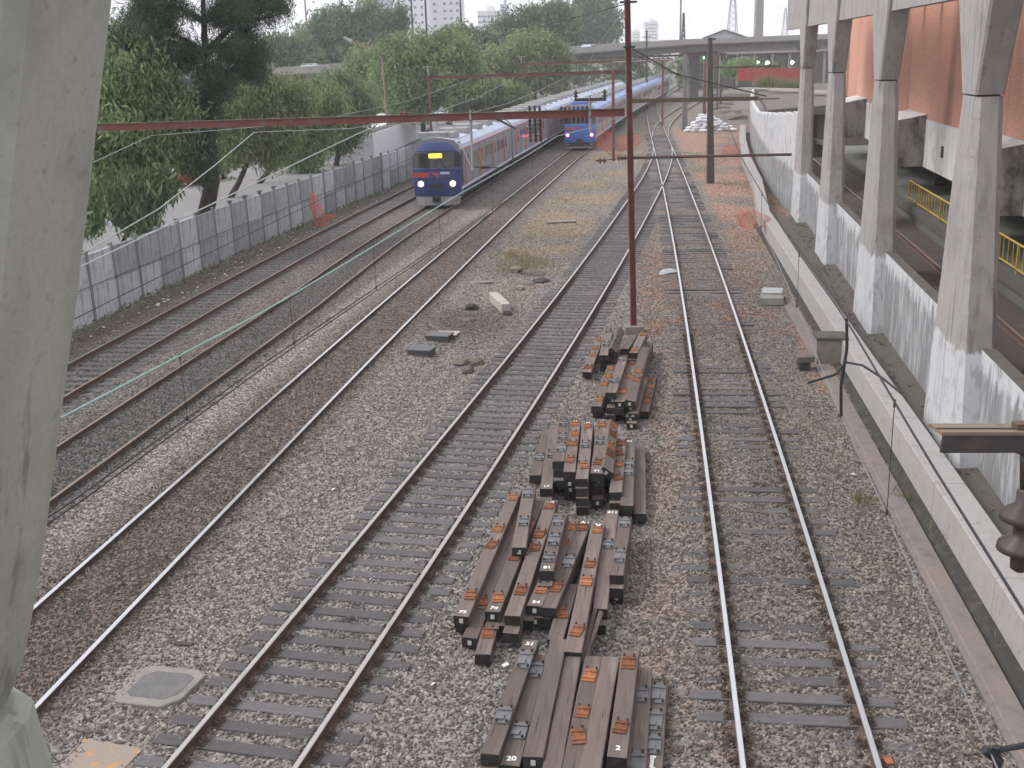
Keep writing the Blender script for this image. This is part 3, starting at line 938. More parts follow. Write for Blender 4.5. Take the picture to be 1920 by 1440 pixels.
for z, r in ((3.05, 0.032), (2.34, 0.028)):
    MB().tube([ST(4, 3.6, z), ST(26, 3.6, z)], r, 6).build('rail', K['yellow'], t)
for k in range(45):
    s = 4.0 + 0.5 * k
    if k % 4 == 0:
        MB().frame(ST(s, 3.6, 2.62), BU * 0.035, BN * 0.035, (0, 0, 0.43)).build('post', K['yellow'], t)
    else:
        MB().tube([ST(s, 3.6, 2.34), ST(s, 3.6, 3.05)], 0.014, 5).build('baluster', K['yellow'], t)

# station building
t = thing('station_building', 'station building with orange brick upper wall and pale concrete band', 'building', ST(20, 5, 2.0))
s0, s1, z0, z1, tt = -14.0, 54.0, 5.42, 11.2, 4.5
me = bpy.data.meshes.new('brick_wall')
me.from_pydata([ST(s0, tt, z0), ST(s1, tt, z0), ST(s1, tt, z1), ST(s0, tt, z1), ST(s0, tt + .3, z0), ST(s1, tt + .3, z0), ST(s1, tt + .3, z1), ST(s0, tt + .3, z1)], [], [(0, 3, 2, 1), (4, 5, 6, 7), (1, 2, 6, 5), (0, 1, 5, 4)])
uv = me.uv_layers.new(name='UVMap')
crd = [(s0, z0), (s1, z0), (s1, z1), (s0, z1)] * 2
for lp in me.loops:
    uv.data[lp.index].uv = crd[lp.vertex_index]
me.materials.append(K['brick'])
put('brick_wall', me, t)
MB().frame(ST(18, 4.64, 4.41), BU * 32, BN * 0.16, (0, 0, 1.0)).build('concrete_band', K['white_conc'], t)
for sb in (-4.0, 13.0, 28.0, 44.5):
    b = MB()
    b.loft([[ST(sb, 3.35, 3.42), ST(sb, 4.47, 3.42), ST(sb, 4.47, 5.6), ST(sb, 3.35, 5.4)], [ST(sb + 4, 3.35, 3.42), ST(sb + 4, 4.47, 3.42), ST(sb + 4, 4.47, 5.6), ST(sb + 4, 3.35, 5.4)]])
    bx = b.build('bay', K['sooty_conc'], t)
    MB().add([ST(sb - .02, 3.33, 5.41), ST(sb - .02, 4.49, 5.62), ST(sb + 4, 4.49, 5.62), ST(sb + 4, 3.33, 5.41)], [(0, 1, 2, 3)]).frame(ST(sb + 2, 3.9, 5.50), BU * 2.02, (BN * 1.16 + Vector((0, 0, .21))) * 0.5, (0, 0, 0.012)).build('ledge', K['white_conc'], bx)
    b = MB().frame(ST(sb - 3.6, 4.46, 4.35), BU * 0.14, BN * 0.03, (0, 0, 0.22)).build('vent', K['dark_steel'], t)
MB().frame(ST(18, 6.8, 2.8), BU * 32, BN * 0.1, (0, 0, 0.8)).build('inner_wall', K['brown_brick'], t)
MB().frame(ST(18, 5.8, 3.5), BU * 32, BN * 1.0, (0, 0, 0.08)).build('soffit', K['sooty_conc'], t)
for k in range(6):
    MB().frame(ST(-2 + 8.4 * k, 6.0, 2.75), BU * 0.25, BN * 0.25, (0, 0, 0.68)).build('column', K['dark_steel'], t)


# ------------------------------------------------------------------ near pillar at the left edge
def near_pillar():
    YB, YF = 2.05, 1.72
    t = thing('concrete_pillar', 'huge mossy concrete pillar filling the left edge, flared upwards', 'pillar', (-1.5, 2.0, 6.5))
    sil = [(22, 1300), (46, 1245), (62, 1165), (80, 1060), (95, 950), (108, 850), (122, 745), (140, 610), (155, 490), (170, 360), (190, 185), (212, 0), (236, -200), (262, -420)]

    def loop(xr, z, y0=YF, y1=YB, w=1.5, c=0.05):
        return [(xr - w, y0, z), (xr - .09, y0, z), (xr - .055, y0 + .015, z), (xr - .03, y0 + .05, z), (xr - .004, y1 - .07, z), (xr, y1 - .02, z), (xr - .02, y1 + .05, z), (xr - .2, y1 + .2, z), (xr - w, y1 + .2, z)]
    prof = [(P(x, y, YB).x, P(x, y, YB).z) for x, y in sil]
    z0 = prof[0][1]
    MB().loft([loop(x, z) for x, z in prof]).build('flared_head', K['concrete_mossy'], t, smooth=False)
    MB().loft([loop(prof[0][0] - .05, z0 - .02), loop(prof[0][0] - .05, z0)]).build('joint', K['dark_steel'], t)
    low = [(P(x, y, YB).x, P(x, y, YB).z) for x, y in ((30, 1322), (62, 1336), (76, 1385), (95, 1440), (150, 1800))]
    MB().loft([loop(low[-1][0] + .25, 4.8)] + [loop(x, z) for x, z in low[::-1]] + [loop(low[0][0] - .04, z0 - .02)]).build('lower_shaft', K['concrete_mossy'], t)
    MB().tube([(-1.17, YF - .004, 9.4), (-1.15, YF - .004, 8.6), (-1.12, YF - .004, 8.0), (-1.10, YF - .004, z0 + .02)], 0.012, 5).build('board_mark', K['concrete_mossy'], t)


near_pillar()


# ------------------------------------------------------------------ overhead line: portals, masts, wires
def insul(mb, p, axis, n=4, r=0.085, pitch=0.1, m=0):
    prof = [(0.03, 0)]
    for i in range(n):
        z = 0.03 + i * pitch
        prof += [(0.035, z), (r, z + 0.02), (r * 0.95, z + 0.035), (0.04, z + 0.06)]
    prof += [(0.03, 0.03 + n * pitch)]
    mb.lathe(p, prof, 10, axis, m)


def ibeam(mb, p, q, w, h, m_flange=1, m_web=0):
    p, q = Vector(p), Vector(q)
    mb.bar(p + Vector((0, 0, h / 2 - .012)), q + Vector((0, 0, h / 2 - .012)), w, 0.024, m_flange)
    mb.bar(p - Vector((0, 0, h / 2 - .012)), q - Vector((0, 0, h / 2 - .012)), w, 0.024, m_web)
    mb.bar(p + Vector((0, 0, 0)), q, 0.03, h - 0.05, m_web)


def mast():
    base = Vector((4.05, 35.15, -0.25))
    t = thing('catenary_mast', 'tall red steel mast with long beam over the left tracks', 'mast', base)
    top = Vector((3.82, 35.15, 12.5))
    d = top - base
    mb = MB()
    for sx in (-1, 1):
        mb.bar(base + Vector((sx * .085, 0, 0)), top + Vector((sx * .07, 0, 0)), 0.022, 0.22, 0, (0, 1, 0))
    mb.bar(base, top, 0.16, 0.03, 0, (0, 1, 0))
    mb.build('post', K['red_steel'], t)
    MB().box(base + Vector((0, 0, 0.1)), (0.6, 0.6, 0.35)).build('footing', K['slab'], t)
    a, b = Vector((3.86, 35.95, 6.78)), Vector((-16.2, 40.6, 6.64))
    mb = MB()
    ibeam(mb, a, b, 0.16, 0.25)
    beam = mb.build('beam', [K['red_steel'], K['grimy_steel']], t)

    def on(px):                       # point of the beam seen at this pixel column
        f = 0.5
        lo, hi = 0.0, 1.0
        for _ in range(30):
            f = (lo + hi) / 2
            p = a.lerp(b, f)
            v = np.array(p) - np.array([0, 0, H_CAM])
            x = 960 + F_PX * (v @ _r2) / (v @ _fwd)
            if x > px: lo = f
            else: hi = f
        return a.lerp(b, f)
    # rows of small insulators standing on the beam, and hanging strings
    for px in range(1052, 1106, 8):
        m2 = MB()
        insul(m2, on(px) + Vector((0, 0, .12)), (0, 0, 1), 1, 0.05, 0.08)
        m2.build('pin_insulator', K['insulator'], beam)
        m2 = MB()
        insul(m2, on(px) + Vector((0, 0, -.12)), (0, 0, -1), 2, 0.045, 0.07)
        m2.build('pin_insulator', K['insulator'], beam)
    for px in (760, 770, 752):
        m2 = MB()
        insul(m2, on(px) + Vector((0, 0, .12)), (0, 0, 1), 1, 0.06, 0.08)
        m2.build('pin_insulator', K['red_steel'], beam)
    for px in (993, 1003, 1012):
        m2 = MB()
        insul(m2, on(px) + Vector((0, 0, -.12)), (0.02, 0, -1), 6, 0.075, 0.12)
        insul(m2, on(px) + Vector((0, 0, .12)), (0, 0, 1), 2, 0.06, 0.07)
        m2.build('insulator_string', K['insulator'], t)
    for px, ln in ((882, 1.75), (1106, -0.6)):
        p = on(px)
        m2 = MB().tube([p + Vector((0, 0, 0.2 if ln > 0 else 0.55)), p + Vector((0, 0, -abs(ln)))], 0.045, 7)
        m2.build('drop_tube', K['galv'], t)
    p = on(882) + Vector((0, 0, -1.62))
    m2 = MB().tube([p, p + Vector((0.9, -.2, -.05))], 0.02, 5)
    insul(m2, p + Vector((.25, -.05, -.02)), (1, -.2, 0), 4, 0.06, 0.08)
    m2.build('registration_arm', K['dark_steel'], t)
    m2 = MB().tube([on(845) + Vector((0, 0, -.1)), p + Vector((-.05, 0, 0))], 0.016, 5)
    m2.build('stay', K['pale_wire'], t)
    p = on(960)
    m2 = MB().bar(p + Vector((-.5, .1, -.1)), p + Vector((0.1, 0, -.42)), 0.2, 0.05)
    m2.build('bracket', K['dark_steel'], t)
    p = on(1107) + Vector((0, 0, .42))
    m2 = MB().bar(p + Vector((-.5, .1, 0)), p + Vector((.5, -.1, 0)), 0.08, 0.1)
    insul(m2, p + Vector((-.45, .1, .05)), (0, 0, 1), 2, 0.09, 0.11)
    insul(m2, p + Vector((.45, -.1, .05)), (0, 0, 1), 2, 0.09, 0.11)
    m2.build('crossarm', K['dark_steel'], t)
    # two arms over the right track
    for z, ln, c in ((7.15, 3.9, 'grimy_steel'), (5.42, 5.0, 'rail_side')):
        q = Vector((3.95, 35.15, z))
        e = q + Vector((ln, -0.25, -0.04))
        m2 = MB()
        if z > 6:
            m2.bar(q, e, 0.1, 0.12)
        else:
            m2.tube([q, e], 0.045, 7)
            insul(m2, q + Vector((-.1, 0, 0)), (-1, 0, 0), 3, 0.09, 0.1)
            insul(m2, q + Vector((-.75, 0, -.05)), (-1, 0, 0), 2, 0.11, 0.14)
            m2.tube([q + Vector((-1.1, 0, -.05)), q], 0.015, 5)
        m2.build('arm', K[c], t)
    m2 = MB().tube([(4.0, 35.1, 8.7), (5.4, 35.2, 7.9), (8.2, 35.3, 7.15)], 0.02, 5)
    m2.build('tie', K['dark_steel'], t)
    m2 = MB().box((3.92, 35.15, 8.75), (0.34, 0.3, 0.06)).box((3.9, 35.15, 10.05), (0.5, 0.2, 0.06))
    m2.build('clamp', K['dark_steel'], t)
    return on


beam_at = mast()


def portal(label, xl, yl, xr, yr, z, col, inner=()):
    t = thing('catenary_portal', label, 'portal', ((xl + xr) / 2, (yl + yr) / 2, -0.2), 'red catenary portals along the left tracks')
    for x, y in ((xl, yl), (xr, yr)):
        MB().bar((x, y, -.2), (x, y, z + .15), 0.22, 0.22).build('post', K[col], t)
    mb = MB()
    ibeam(mb, (xl - .3, yl, z), (xr + 1.2, yr, z), 0.18, 0.28)
    mb.build('beam', [K[col], K['grimy_steel']], t)
    MB().tube([(xl, yl, z), (xl, yl, z + 0.9)], 0.05, 6).bar((xl - .5, yl, z + .9), (xl + .5, yl, z + .9), .06, .06).build('crossarm', K['galv'], t)
    for f in inner:
        p = Vector((xl, yl, z)).lerp(Vector((xr, yr, z)), f)
        m2 = MB().tube([p, p + Vector((0, 0, -1.0))], 0.04, 5)
        insul(m2, p + Vector((0, 0, -1)), (0, 0, -1), 3, 0.1, 0.12)
        m2.build('drop_tube', K['dark_steel'], t)


portal('red portal crossing over the roof of the second train', -6.3, 98.5, 9.2, 94.5, 7.0, 'red_steel', (0.3, 0.65))
portal('thin red portal between the trees and the far train roofs', 2.5, 143, 19.3, 137, 7.5, 'red_steel', (0.4,))
portal('faint portal just in front of the viaduct', 9.5, 172, 31, 164, 7.8, 'rail_side', (0.5,))


def pole(name, label, x, y, r, h, m, extra=None, lean=0.0):
    t = thing(name, label, 'pole', (x, y, -0.25))
    MB().loft([[(x + sx * r, y + sy * r, -.25) for sx, sy in ((-1, -1), (1, -1), (1, 1), (-1, 1))], [(x + lean + sx * r * .55, y + sy * r * .55, h) for sx, sy in ((-1, -1), (1, -1), (1, 1), (-1, 1))]]).build('shaft', K[m], t)
    return t


K['tarred'] = mat('tarred_post', (0.085, 0.075, 0.068), [((3, 3, 1.2), 0.5, 0.7, (0.16, 0.145, 0.13), 0.7)], 0.9)
K['grey_post'] = mat('grey_post', (0.20, 0.19, 0.185), [((3, 3, 1), 0.5, 0.7, (0.13, 0.12, 0.115), 0.7)], 0.9)
t = pole('line_pole', 'dark blotched square post right of the points', 14.1, 76.5, 0.24, 9.3, 'tarred', lean=-0.2)
MB().box((14.0, 76.5, 9.2), (0.5, 0.3, 0.12)).build('cap', K['tarred'], t)
for z in (7.4, 5.3):
    MB().tube([(14.0, 76.4, z), (18.6, 76.2, z - .05)], 0.05, 6).build('arm', K['rail_side'], t)
t = pole('line_pole', 'grey post standing beside the white sacks', 20.7, 129, 0.3, 8.2, 'grey_post')
MB().tube([(20.7, 128.9, 7.6), (12.5, 128.9, 7.5)], 0.05, 5).build('arm', K['galv'], t)
t = pole('line_pole', 'slim post left of the far tracks, rising above the viaduct', 22.3, 176, 0.2, 11.6, 'tarred')
MB().bar((21.6, 176, 10.6), (23, 176, 10.6), .1, .1).build('crossarm', K['tarred'], t)
t = pole('line_pole', 'red post behind the dark blotched post', 26.3, 148, 0.2, 7.2, 'red_steel')
MB().bar((25.6, 148, 6.6), (28, 148, 6.7), .1, .1).build('arm', K['red_steel'], t)
t = pole('line_pole', 'thin dark post near the red hoarding', 33.0, 172, 0.16, 8.0, 'tarred')
MB().bar((32.2, 172, 7.6), (33.8, 172, 7.6), .1, .1).build('crossarm', K['tarred'], t)


def wire(label, pts, r, m, group, droppers=None):
    o = MB().tube(pts, r, 5).build('overhead_wire', K[m])
    tag(o, label, 'wire', group)
    if droppers:
        for p, q in droppers:
            d = MB().tube([p, q], 0.0038, 4)
            d.tube([Vector(p) + Vector((0, 0, -.05)), Vector(p) + Vector((0, 0, .02))], 0.010, 5)
            d.tube([Vector(q) + Vector((0, 0, -.02)), Vector(q) + Vector((0, 0, .04))], 0.013, 5)
            d.build('dropper', K['black_wire'], o)
    return o


def over(fn, yz, dx=0.0): return [Vector((fn(y) + dx, y, z)) for y, z in yz]


def lin(yz, y): return float(np.interp(y, [a for a, b in yz], [b for a, b in yz]))


GRP = 'overhead wires of the electrified tracks'
mw = [(5, 5.5), (10, 5.46), (14.5, 5.47), (17.5, 5.56), (23.5, 5.77), (31.5, 5.94), (36, 6.1)]
cw = [(5, 4.55), (10, 4.6), (14, 4.78), (18.5, 4.88), (25, 5.0), (36, 5.15)]
mwf = [(36, 6.1), (50, 5.85), (65, 6.0), (90, 6.7)]
wire('greenish thick wire slanting over the left tracks past the oncoming train', over(tM, [(y, lin(mw, y)) for y in np.arange(5, 37, 1.0)]), 0.013, 'copper_wire', GRP,
     [(Vector((tM(y), y, lin(mw, y))), Vector((tM(y), y, lin(cw, y)))) for y in (8.6, 12.2, 15.2, 18.6, 22.5, 27, 32)])
wire('dark thin wire below the greenish wire, over the rusty tracks', over(tM, [(y, lin(cw, y)) for y in np.arange(5, 37, 1.0)], -.02), 0.009, 'black_wire', GRP)
wire('second dark thin wire hugging the first below the greenish wire', over(tM, [(y, lin(cw, y)) for y in np.arange(5, 37, 1.0)], .07), 0.009, 'black_wire', GRP)
wire('wire running on from the long red beam towards the points', over(tM, [(36, 6.1), (45, 5.8), (58, 5.6), (74, 5.6), (95, 6.4)]), 0.012, 'pale_wire', GRP)
lw = [(10, 5.35), (18.5, 5.5), (24, 5.79), (30, 6.13), (36.8, 6.5)]
wire('pale wire rising to the long beam over the brown track', over(tL, [(y, lin(lw, y)) for y in np.arange(10, 37.2, 1.7)]), 0.016, 'pale_wire', GRP)
lc = [(10, 4.5), (20, 4.75), (37, 5.0), (60, 5.1), (95, 5.3)]
wire('thin dark wire low over the brown track', over(tL, [(y, lin(lc, y)) for y in np.arange(10, 96, 3)]), 0.009, 'black_wire', GRP)
wire('pale wire beyond the beam over the second train', over(tL, [(36.8, 6.5), (50, 6.05), (65, 5.95), (80, 6.2), (95, 6.7)]), 0.013, 'pale_wire', GRP)
wire('pale wire rising past the tree to the long red beam', over(t2, [(20, 4.2), (26, 4.5), (30, 4.95), (34, 5.7), (37.6, 6.45)]), 0.016, 'pale_wire', GRP)
wire('thin pale wire from the beam to the front of the oncoming train', over(t2, [(37.6, 6.45), (50, 5.75), (65, 5.5), (80, 5.8), (96, 6.7)]), 0.012, 'pale_wire', GRP)
wire('thin wire beside the panel wall trees', over(t1, [(22, 5.0), (30, 5.4), (38.5, 6.4), (55, 5.8), (75, 5.9), (97, 6.8)]), 0.011, 'pale_wire', GRP)
rc = [(3.5, 4.62), (5.5, 4.66), (8.5, 4.8), (11, 4.85), (15, 5.14), (18, 5.31), (21.5, 5.42), (35.2, 5.3)]
rm = [(3.5, 5.7), (7.5, 5.76), (11, 5.9), (15, 5.89), (17, 5.91), (25, 6.2), (35.2, 7.1)]
wire('pale thin wire slanting over the right track to the corner', over(tR, [(y, lin(rc, y)) for y in np.arange(3.5, 35.3, .9)]), 0.0065, 'grey_wire', GRP)
wire('dark wire lying across the kerb wall, above the right track', over(tR, [(y, lin(rm, y)) for y in np.arange(3.5, 35.3, .9)]), 0.010, 'black_wire', GRP,
     [(Vector((tR(y), y, lin(rm, y))), Vector((tR(y), y, lin(rc, y)))) for y in (8.6, 15.0, 20.5)])
c = MB()
yk = 11.05
c.tube([(tR(yk), yk, 5.92), (tR(yk) + .02, yk, 5.6), (tR(yk) - .02, yk, 5.2), (tR(yk), yk, 4.84)], 0.017, 6)
c.tube([(tR(yk) + .02, yk, 5.45), (tR(yk) - .12, yk - .1, 5.35), (tR(yk) - .4, yk - .1, 5.27)], 0.014, 6)
c.tube([(tR(yk) + .02, yk, 5.45), (tR(yk) + .16, yk - .1, 5.44), (tR(yk) + .30, yk - .3, 5.36), (tR(yk) + .40, yk - .6, 5.28)], 0.012, 6)
tag(c.build('jumper_cable', K['black_wire']), 'thick black jumper cable hanging between the wires over the kerb', 'cable')
wire('thin cable from the red mast down to the far right', [(3.95, 35.2, 8.6), (9, 52, 7.0), (14, 76, 6.2), (21, 100, 5.2)], 0.014, 'black_wire', GRP)
wire('sagging cable from the mast top to the left treetops', [(3.85, 35.3, 10.0), (0, 50, 9.4), (-3.5, 75, 7.8), (-6, 97, 7.3)], 0.014, 'dark_steel', GRP)
wire('second cable from the mast top to the far portal', [(3.85, 35.3, 9.9), (5, 60, 8.9), (7, 94, 7.4)], 0.014, 'galv', GRP)

# near bracket of the footbridge at the right edge, with insulator and clamp
t = thing('steel_bracket', 'dusty steel channel bracket with dark insulator at the right edge', 'bracket', (2.9, 6, 6.3))
mb = MB()
a, b = P(1752, 822, 6.0), P(1990, 822, 6.1)
mb.bar(a + Vector((0, 0, .055)), b + Vector((0, 0, .055)), 0.16, 0.02)
mb.build('top_flange', K['tan_steel'], t)
MB().bar(a + Vector((.02, -.06, -.01)), b + Vector((.02, -.06, -.01)), 0.02, 0.11).build('web', K['dark_steel'], t)
MB().bar(a + Vector((.0, -.02, .068)), b + Vector((.0, -.02, .068)), 0.015, 0.006).build('seam', K['dark_steel'], t)
mb = MB()
p = P(1928, 915, 6.05)
mb.tube([P(1928, 840, 6.05), p], 0.05, 8)
mb.lathe(p, [(.045, 0), (.06, .02), (.06, .1), (.14, .16), (.145, .2), (.06, .24), (.06, .31), (.14, .36), (.145, .40), (.06, .44), (.055, .52), (.03, .54)], 16, (0, 0, -1))
mb.build('insulator', K['insulator'], t, smooth=True)
mb = MB().box(P(1912, 806, 6.05), (0.07, 0.07, 0.09)).tube([P(1912, 800, 6.05), P(1912, 850, 6.05)], 0.02, 6)
mb.build('bolt', K['rail_side'], t)
mb = MB().tube([P(1862, 1408, 5.5), P(1990, 1385, 5.6)], 0.018, 6)
mb.tube([P(1845, 1405, 5.5), P(1875, 1428, 5.5)], 0.03, 6).tube([P(1868, 1400, 5.5), P(1870, 1440, 5.5)], 0.025, 6)
tag(mb.build('wire_clamp', K['black_wire']), 'black clamp and rod holding the wire at the lower right corner', 'clamp')

# ------------------------------------------------------------------ piles of old sleepers
def plate_o():
    mb = MB()
    mb.box((0, 0, 0.009), (0.31, 0.19, 0.018))
    for x in (-0.085, 0.085):
        mb.box((x, 0, 0.024), (0.022, 0.185, 0.02))
    mb.box((0.125, 0, 0.021), (0.06, 0.15, 0.012))
    return mb.mesh('rusty_plate', K['rust_plate'])


def plate_g():
    mb = MB()
    mb.box((0, 0, 0.01), (0.46, 0.2, 0.02))
    mb.box((-0.09, 0.03, 0.03), (0.13, 0.1, 0.025))
    mb.box((0.12, 0, 0.028), (0.05, 0.19, 0.022))
    return mb.mesh('grey_plate', K['grey_plate'])


def bolts(pos, r=0.014, h=0.05):
    mb = MB()
    for x, y in pos:
        mb.lathe((x, y, 0.015), [(r, 0), (r, h * .5), (r * 1.5, h * .5), (r * 1.5, h * .75), (r * .6, h)], 6)
    return mb.mesh('bolts', K['dark_fast'])


PLO, PLG = plate_o(), plate_g()
BO, BG = bolts([(0.165, 0.07), (0.165, -0.07)]), bolts([(-0.2, 0.07), (-0.2, -0.07), (0.2, 0.07), (0.2, -0.07)], 0.016, 0.055)
TAGM = MB().box((0, 0, 0), (0.008, 0.06, 0.075)).mesh('end_tag', K['white_tag'])
PILES = {'A': 'nearest pile', 'B': 'second pile', 'C': 'third pile', 'D': 'fourth pile', 'E': 'farthest pile'}
ORD = ['first', 'second', 'third', 'fourth', 'fifth', 'sixth', 'seventh', 'eighth', 'ninth', 'tenth', 'eleventh', 'twelfth', 'thirteenth', 'fourteenth', 'fifteenth', 'sixteenth', 'seventeenth', 'eighteenth']


def c8(x, y): return (820 + x / 2.6667, 900 + y / 2.6667)
def c7(x, y): return (820 + x / 3.79, 580 + y / 3.79)


TIM = [  # pile, near end, far end, z of top, plates (fraction from near end, kind), number (text, fraction), tag, tilt
    ('A', c8(262, 1372), c8(470, 800), .15, [(.8, 'g'), (.3, 'g')], ('51', .955), 0, 0),
    ('A', c8(362, 1425), c8(512, 870), .03, [(.83, 'g'), (.27, 'g')], ('20', .05), 0, 0),
    ('A', c8(478, 1385), c8(607, 795), .20, [], None, 1, 0),
    ('A', c8(560, 1520), c8(688, 835), .15, [], None, 0, 0),
    ('A', c8(648, 1540), c8(782, 880), .14, [(.82, 'o'), (.52, 'o'), (.34, 'o')], None, 0, 0),
    ('A', c8(745, 1540), c8(868, 885), .15, [], None, 0, 0),
    ('A', c8(898, 1385), c8(968, 848), .34, [(.85, 'o'), (.24, 'o')], ('2', .07), 0, 0),
    ('A', c8(985, 1560), c8(1030, 935), .06, [(.74, 'g'), (.2, 'g')], None, 0, 0),
    ('A', c8(1062, 1570), c8(1108, 1012), -.02, [(.88, 'g'), (.62, 'g'), (.4, 'g')], ('Bomelt', .25), 0, 0),
    ('B', c8(118, 680), c8(395, 50), .18, [(.92, 'o'), (.63, 'o'), (.5, 'o'), (.13, 'o')], ('75', .04), 1, 0),
    ('B', c8(275, 660), c8(505, 100), .18, [(.75, 'o'), (.43, 'o'), (.1, 'o')], ('74', .03), 1, 0),
    ('B', c8(408, 338), c8(462, 30), .37, [(.88, 'g'), (.38, 'g')], ('1081', .985), 1, 0),
    ('B', c8(375, 680), c8(572, 100), .22, [(.93, 'o'), (.65, 'o'), (.53, 'o'), (.18, 'o')], ('62', .985), 0, 0),
    ('B', c8(545, 455), c8(618, 165), .42, [(.83, 'g'), (.5, 'g'), (.2, 'g')], ('81', .03), 0, 0),
    ('B', c8(485, 630), c8(682, 200), .20, [(.9, 'o'), (.68, 'o'), (.45, 'o'), (.17, 'o')], ('54', .05), 1, 0),
    ('B', c8(555, 640), c8(742, 200), .19, [(.9, 'o'), (.48, 'g'), (.2, 'o')], ('A8', .975), 0, 0),
    ('B', c8(676, 860), c8(806, 212), .22, [(.92, 'o'), (.62, 'o'), (.48, 'o'), (.13, 'o')], ('A0', .98), 0, 0),
    ('B', c8(588, 800), c8(668, 520), .02, [(.45, 'o')], None, 0, 0),
    ('B', c8(812, 645), c8(878, 150), .10, [(.6, 'g')], ('611', .97), 0, 0),
    ('B', c8(896, 475), c8(940, 185), .27, [(.88, 'g'), (.3, 'g')], ('G1', .975), 0, 0),
    ('B', c8(205, 640), c8(420, 150), .0, [(.05, 'o')], None, 1, 0),
    ('B', c8(350, 730), c8(540, 200), .0, [], None, 1, 0),
    ('B', c8(440, 700), c8(625, 250), .02, [], None, 0, 0),
    ('B', c8(530, 690), c8(700, 300), .0, [], None, 0, 0),
    ('B', c8(160, 790), c8(300, 470), -.02, [], None, 1, 0),
    ('B', c8(226, 872), c8(262, 735), -.03, [(.75, 'o')], None, 0, 0),
    ('C', c7(695, 1180), c7(785, 850), .0, [(.35, 'g')], None, 0, 0),
    ('C', c7(772, 1275), c7(842, 825), .12, [(.5, 'g')], ('17', .06), 0, 0),
    ('C', c7(862, 1080), c7(905, 785), .50, [(.9, 'g'), (.55, 'g'), (.3, 'g')], ('30', .98), 0, 0),
    ('C', c7(938, 1155), c7(982, 785), .49, [(.9, 'o'), (.7, 'o'), (.5, 'o'), (.2, 'o')], ('11', .98), 0, 0),
    ('C', c7(1028, 1205), c7(1072, 795), .48, [(.9, 'o'), (.55, 'g'), (.2, 'o')], ('AA', .98), 0, 0),
    ('C', c7(1132, 1165), c7(1172, 780), .52, [(.87, 'o'), (.55, 'g'), (.18, 'o')], ('71', .05), 0, 0),
    ('C', c7(1215, 1140), c7(1255, 800), .52, [(.93, 'o'), (.72, 'o'), (.45, 'o'), (.3, 'o')], None, 1, 0.62),
    ('C', c7(1268, 1300), c7(1305, 920), .30, [(.9, 'o'), (.7, 'o'), (.48, 'o'), (.25, 'o')], None, 0, 0),
    ('C', c7(1345, 1395), c7(1368, 925), .20, [(.6, 'g'), (.48, 'g')], ('01', .985), 0, 0),
    ('C', c7(1440, 1455), c7(1438, 960), -.01, [], None, 0, 0),
    ('D', c7(1236, 592), c7(1322, 340), .52, [(.93, 'g'), (.3, 'g')], ('21', .99), 0, 0),
    ('D', c7(1128, 690), c7(1240, 395), .14, [(.9, 'o'), (.7, 'o'), (.5, 'o'), (.15, 'o')], None, 0, 0),
    ('D', c7(1296, 655), c7(1392, 375), .34, [(.95, 'o'), (.6, 'o'), (.22, 'o')], None, 1, 0),
    ('D', c7(1372, 650), c7(1475, 265), .38, [(.35, 'o'), (.5, 'o')], None, 1, 0.25),
    ('D', c7(1467, 725), c7(1532, 465), -.02, [(.85, 'o'), (.65, 'o'), (.4, 'o'), (.25, 'o')], None, 0, 0),
    ('D', c7(1390, 740), c7(1470, 480), .10, [], None, 1, 0),
    ('E', c7(1062, 445), c7(1155, 195), .04, [(.9, 'o'), (.65, 'o'), (.45, 'o'), (.12, 'o')], None, 0, 0),
    ('E', c7(1180, 325), c7(1222, 145), .40, [(.93, 'g'), (.4, 'g')], None, 0, 0),
    ('E', c7(1255, 290), c7(1315, 140), .42, [(.4, 'g')], None, 0, 0.75),
    ('E', c7(1392, 310), c7(1466, 165), .44, [(.9, 'o'), (.15, 'o')], None, 0, 0),
    ('E', c7(1330, 280), c7(1392, 180), .30, [], None, 0, 0),
    ('E', c7(1440, 420), c7(1505, 235), .18, [(.6, 'g')], None, 0, 0),
]
_cnt = {}
GRPT = 'old timber sleepers piled between the tracks'


def timber_obj(a, b, w, h, tilt=0.0):
    a, b = Vector(a), Vector(b)
    ln = (b - a).length
    mb = MB()
    c = 0.01
    loops = [[(x, -w / 2, -h), (x, w / 2, -h), (x, w / 2, -c), (x, w / 2 - c, 0), (x, -w / 2 + c, 0), (x, -w / 2, -c)] for x in (0, ln * .33, ln * .66, ln)]
    for i in (1, 2):
        dy, dz = random.uniform(-.006, .006), random.uniform(-.004, .004)
        loops[i] = [(x, y + dy, z + dz) for x, y, z in loops[i]]
    for i in (0, 3):
        loops[i] = [(x + random.uniform(-.014, .014), y + random.uniform(-.006, .006), z + random.uniform(-.006, .004)) for x, y, z in loops[i]]
    mb.loft(loops)
    mb.M[-2:] = [1, 1]
    for _ in range(random.randint(1, 3)):          # drying splits
        x0 = random.choice((random.uniform(0, ln * .15), random.uniform(ln * .3, ln * .7), random.uniform(ln * .7, ln * .8)))
        yq, lq = random.uniform(-w * .3, w * .3), random.uniform(.3, .9)
        lq = min(lq, ln - x0)
        mb.add([(x0, yq, .0015), (x0 + lq * .5, yq - .006, .0015), (x0 + lq, yq + random.uniform(-.01, .01), .0015), (x0 + lq * .5, yq + .006, .0015)], [(0, 1, 2, 3)], 1)
    o = put('timber_sleeper', mb.mesh('timber_sleeper', [K['timber'], K['timber_end']]))
    o.location = a
    o.rotation_euler = (tilt, -math.atan2(b.z - a.z, math.hypot(b.x - a.x, b.y - a.y)), math.atan2(b.y - a.y, b.x - a.x))
    return o, ln


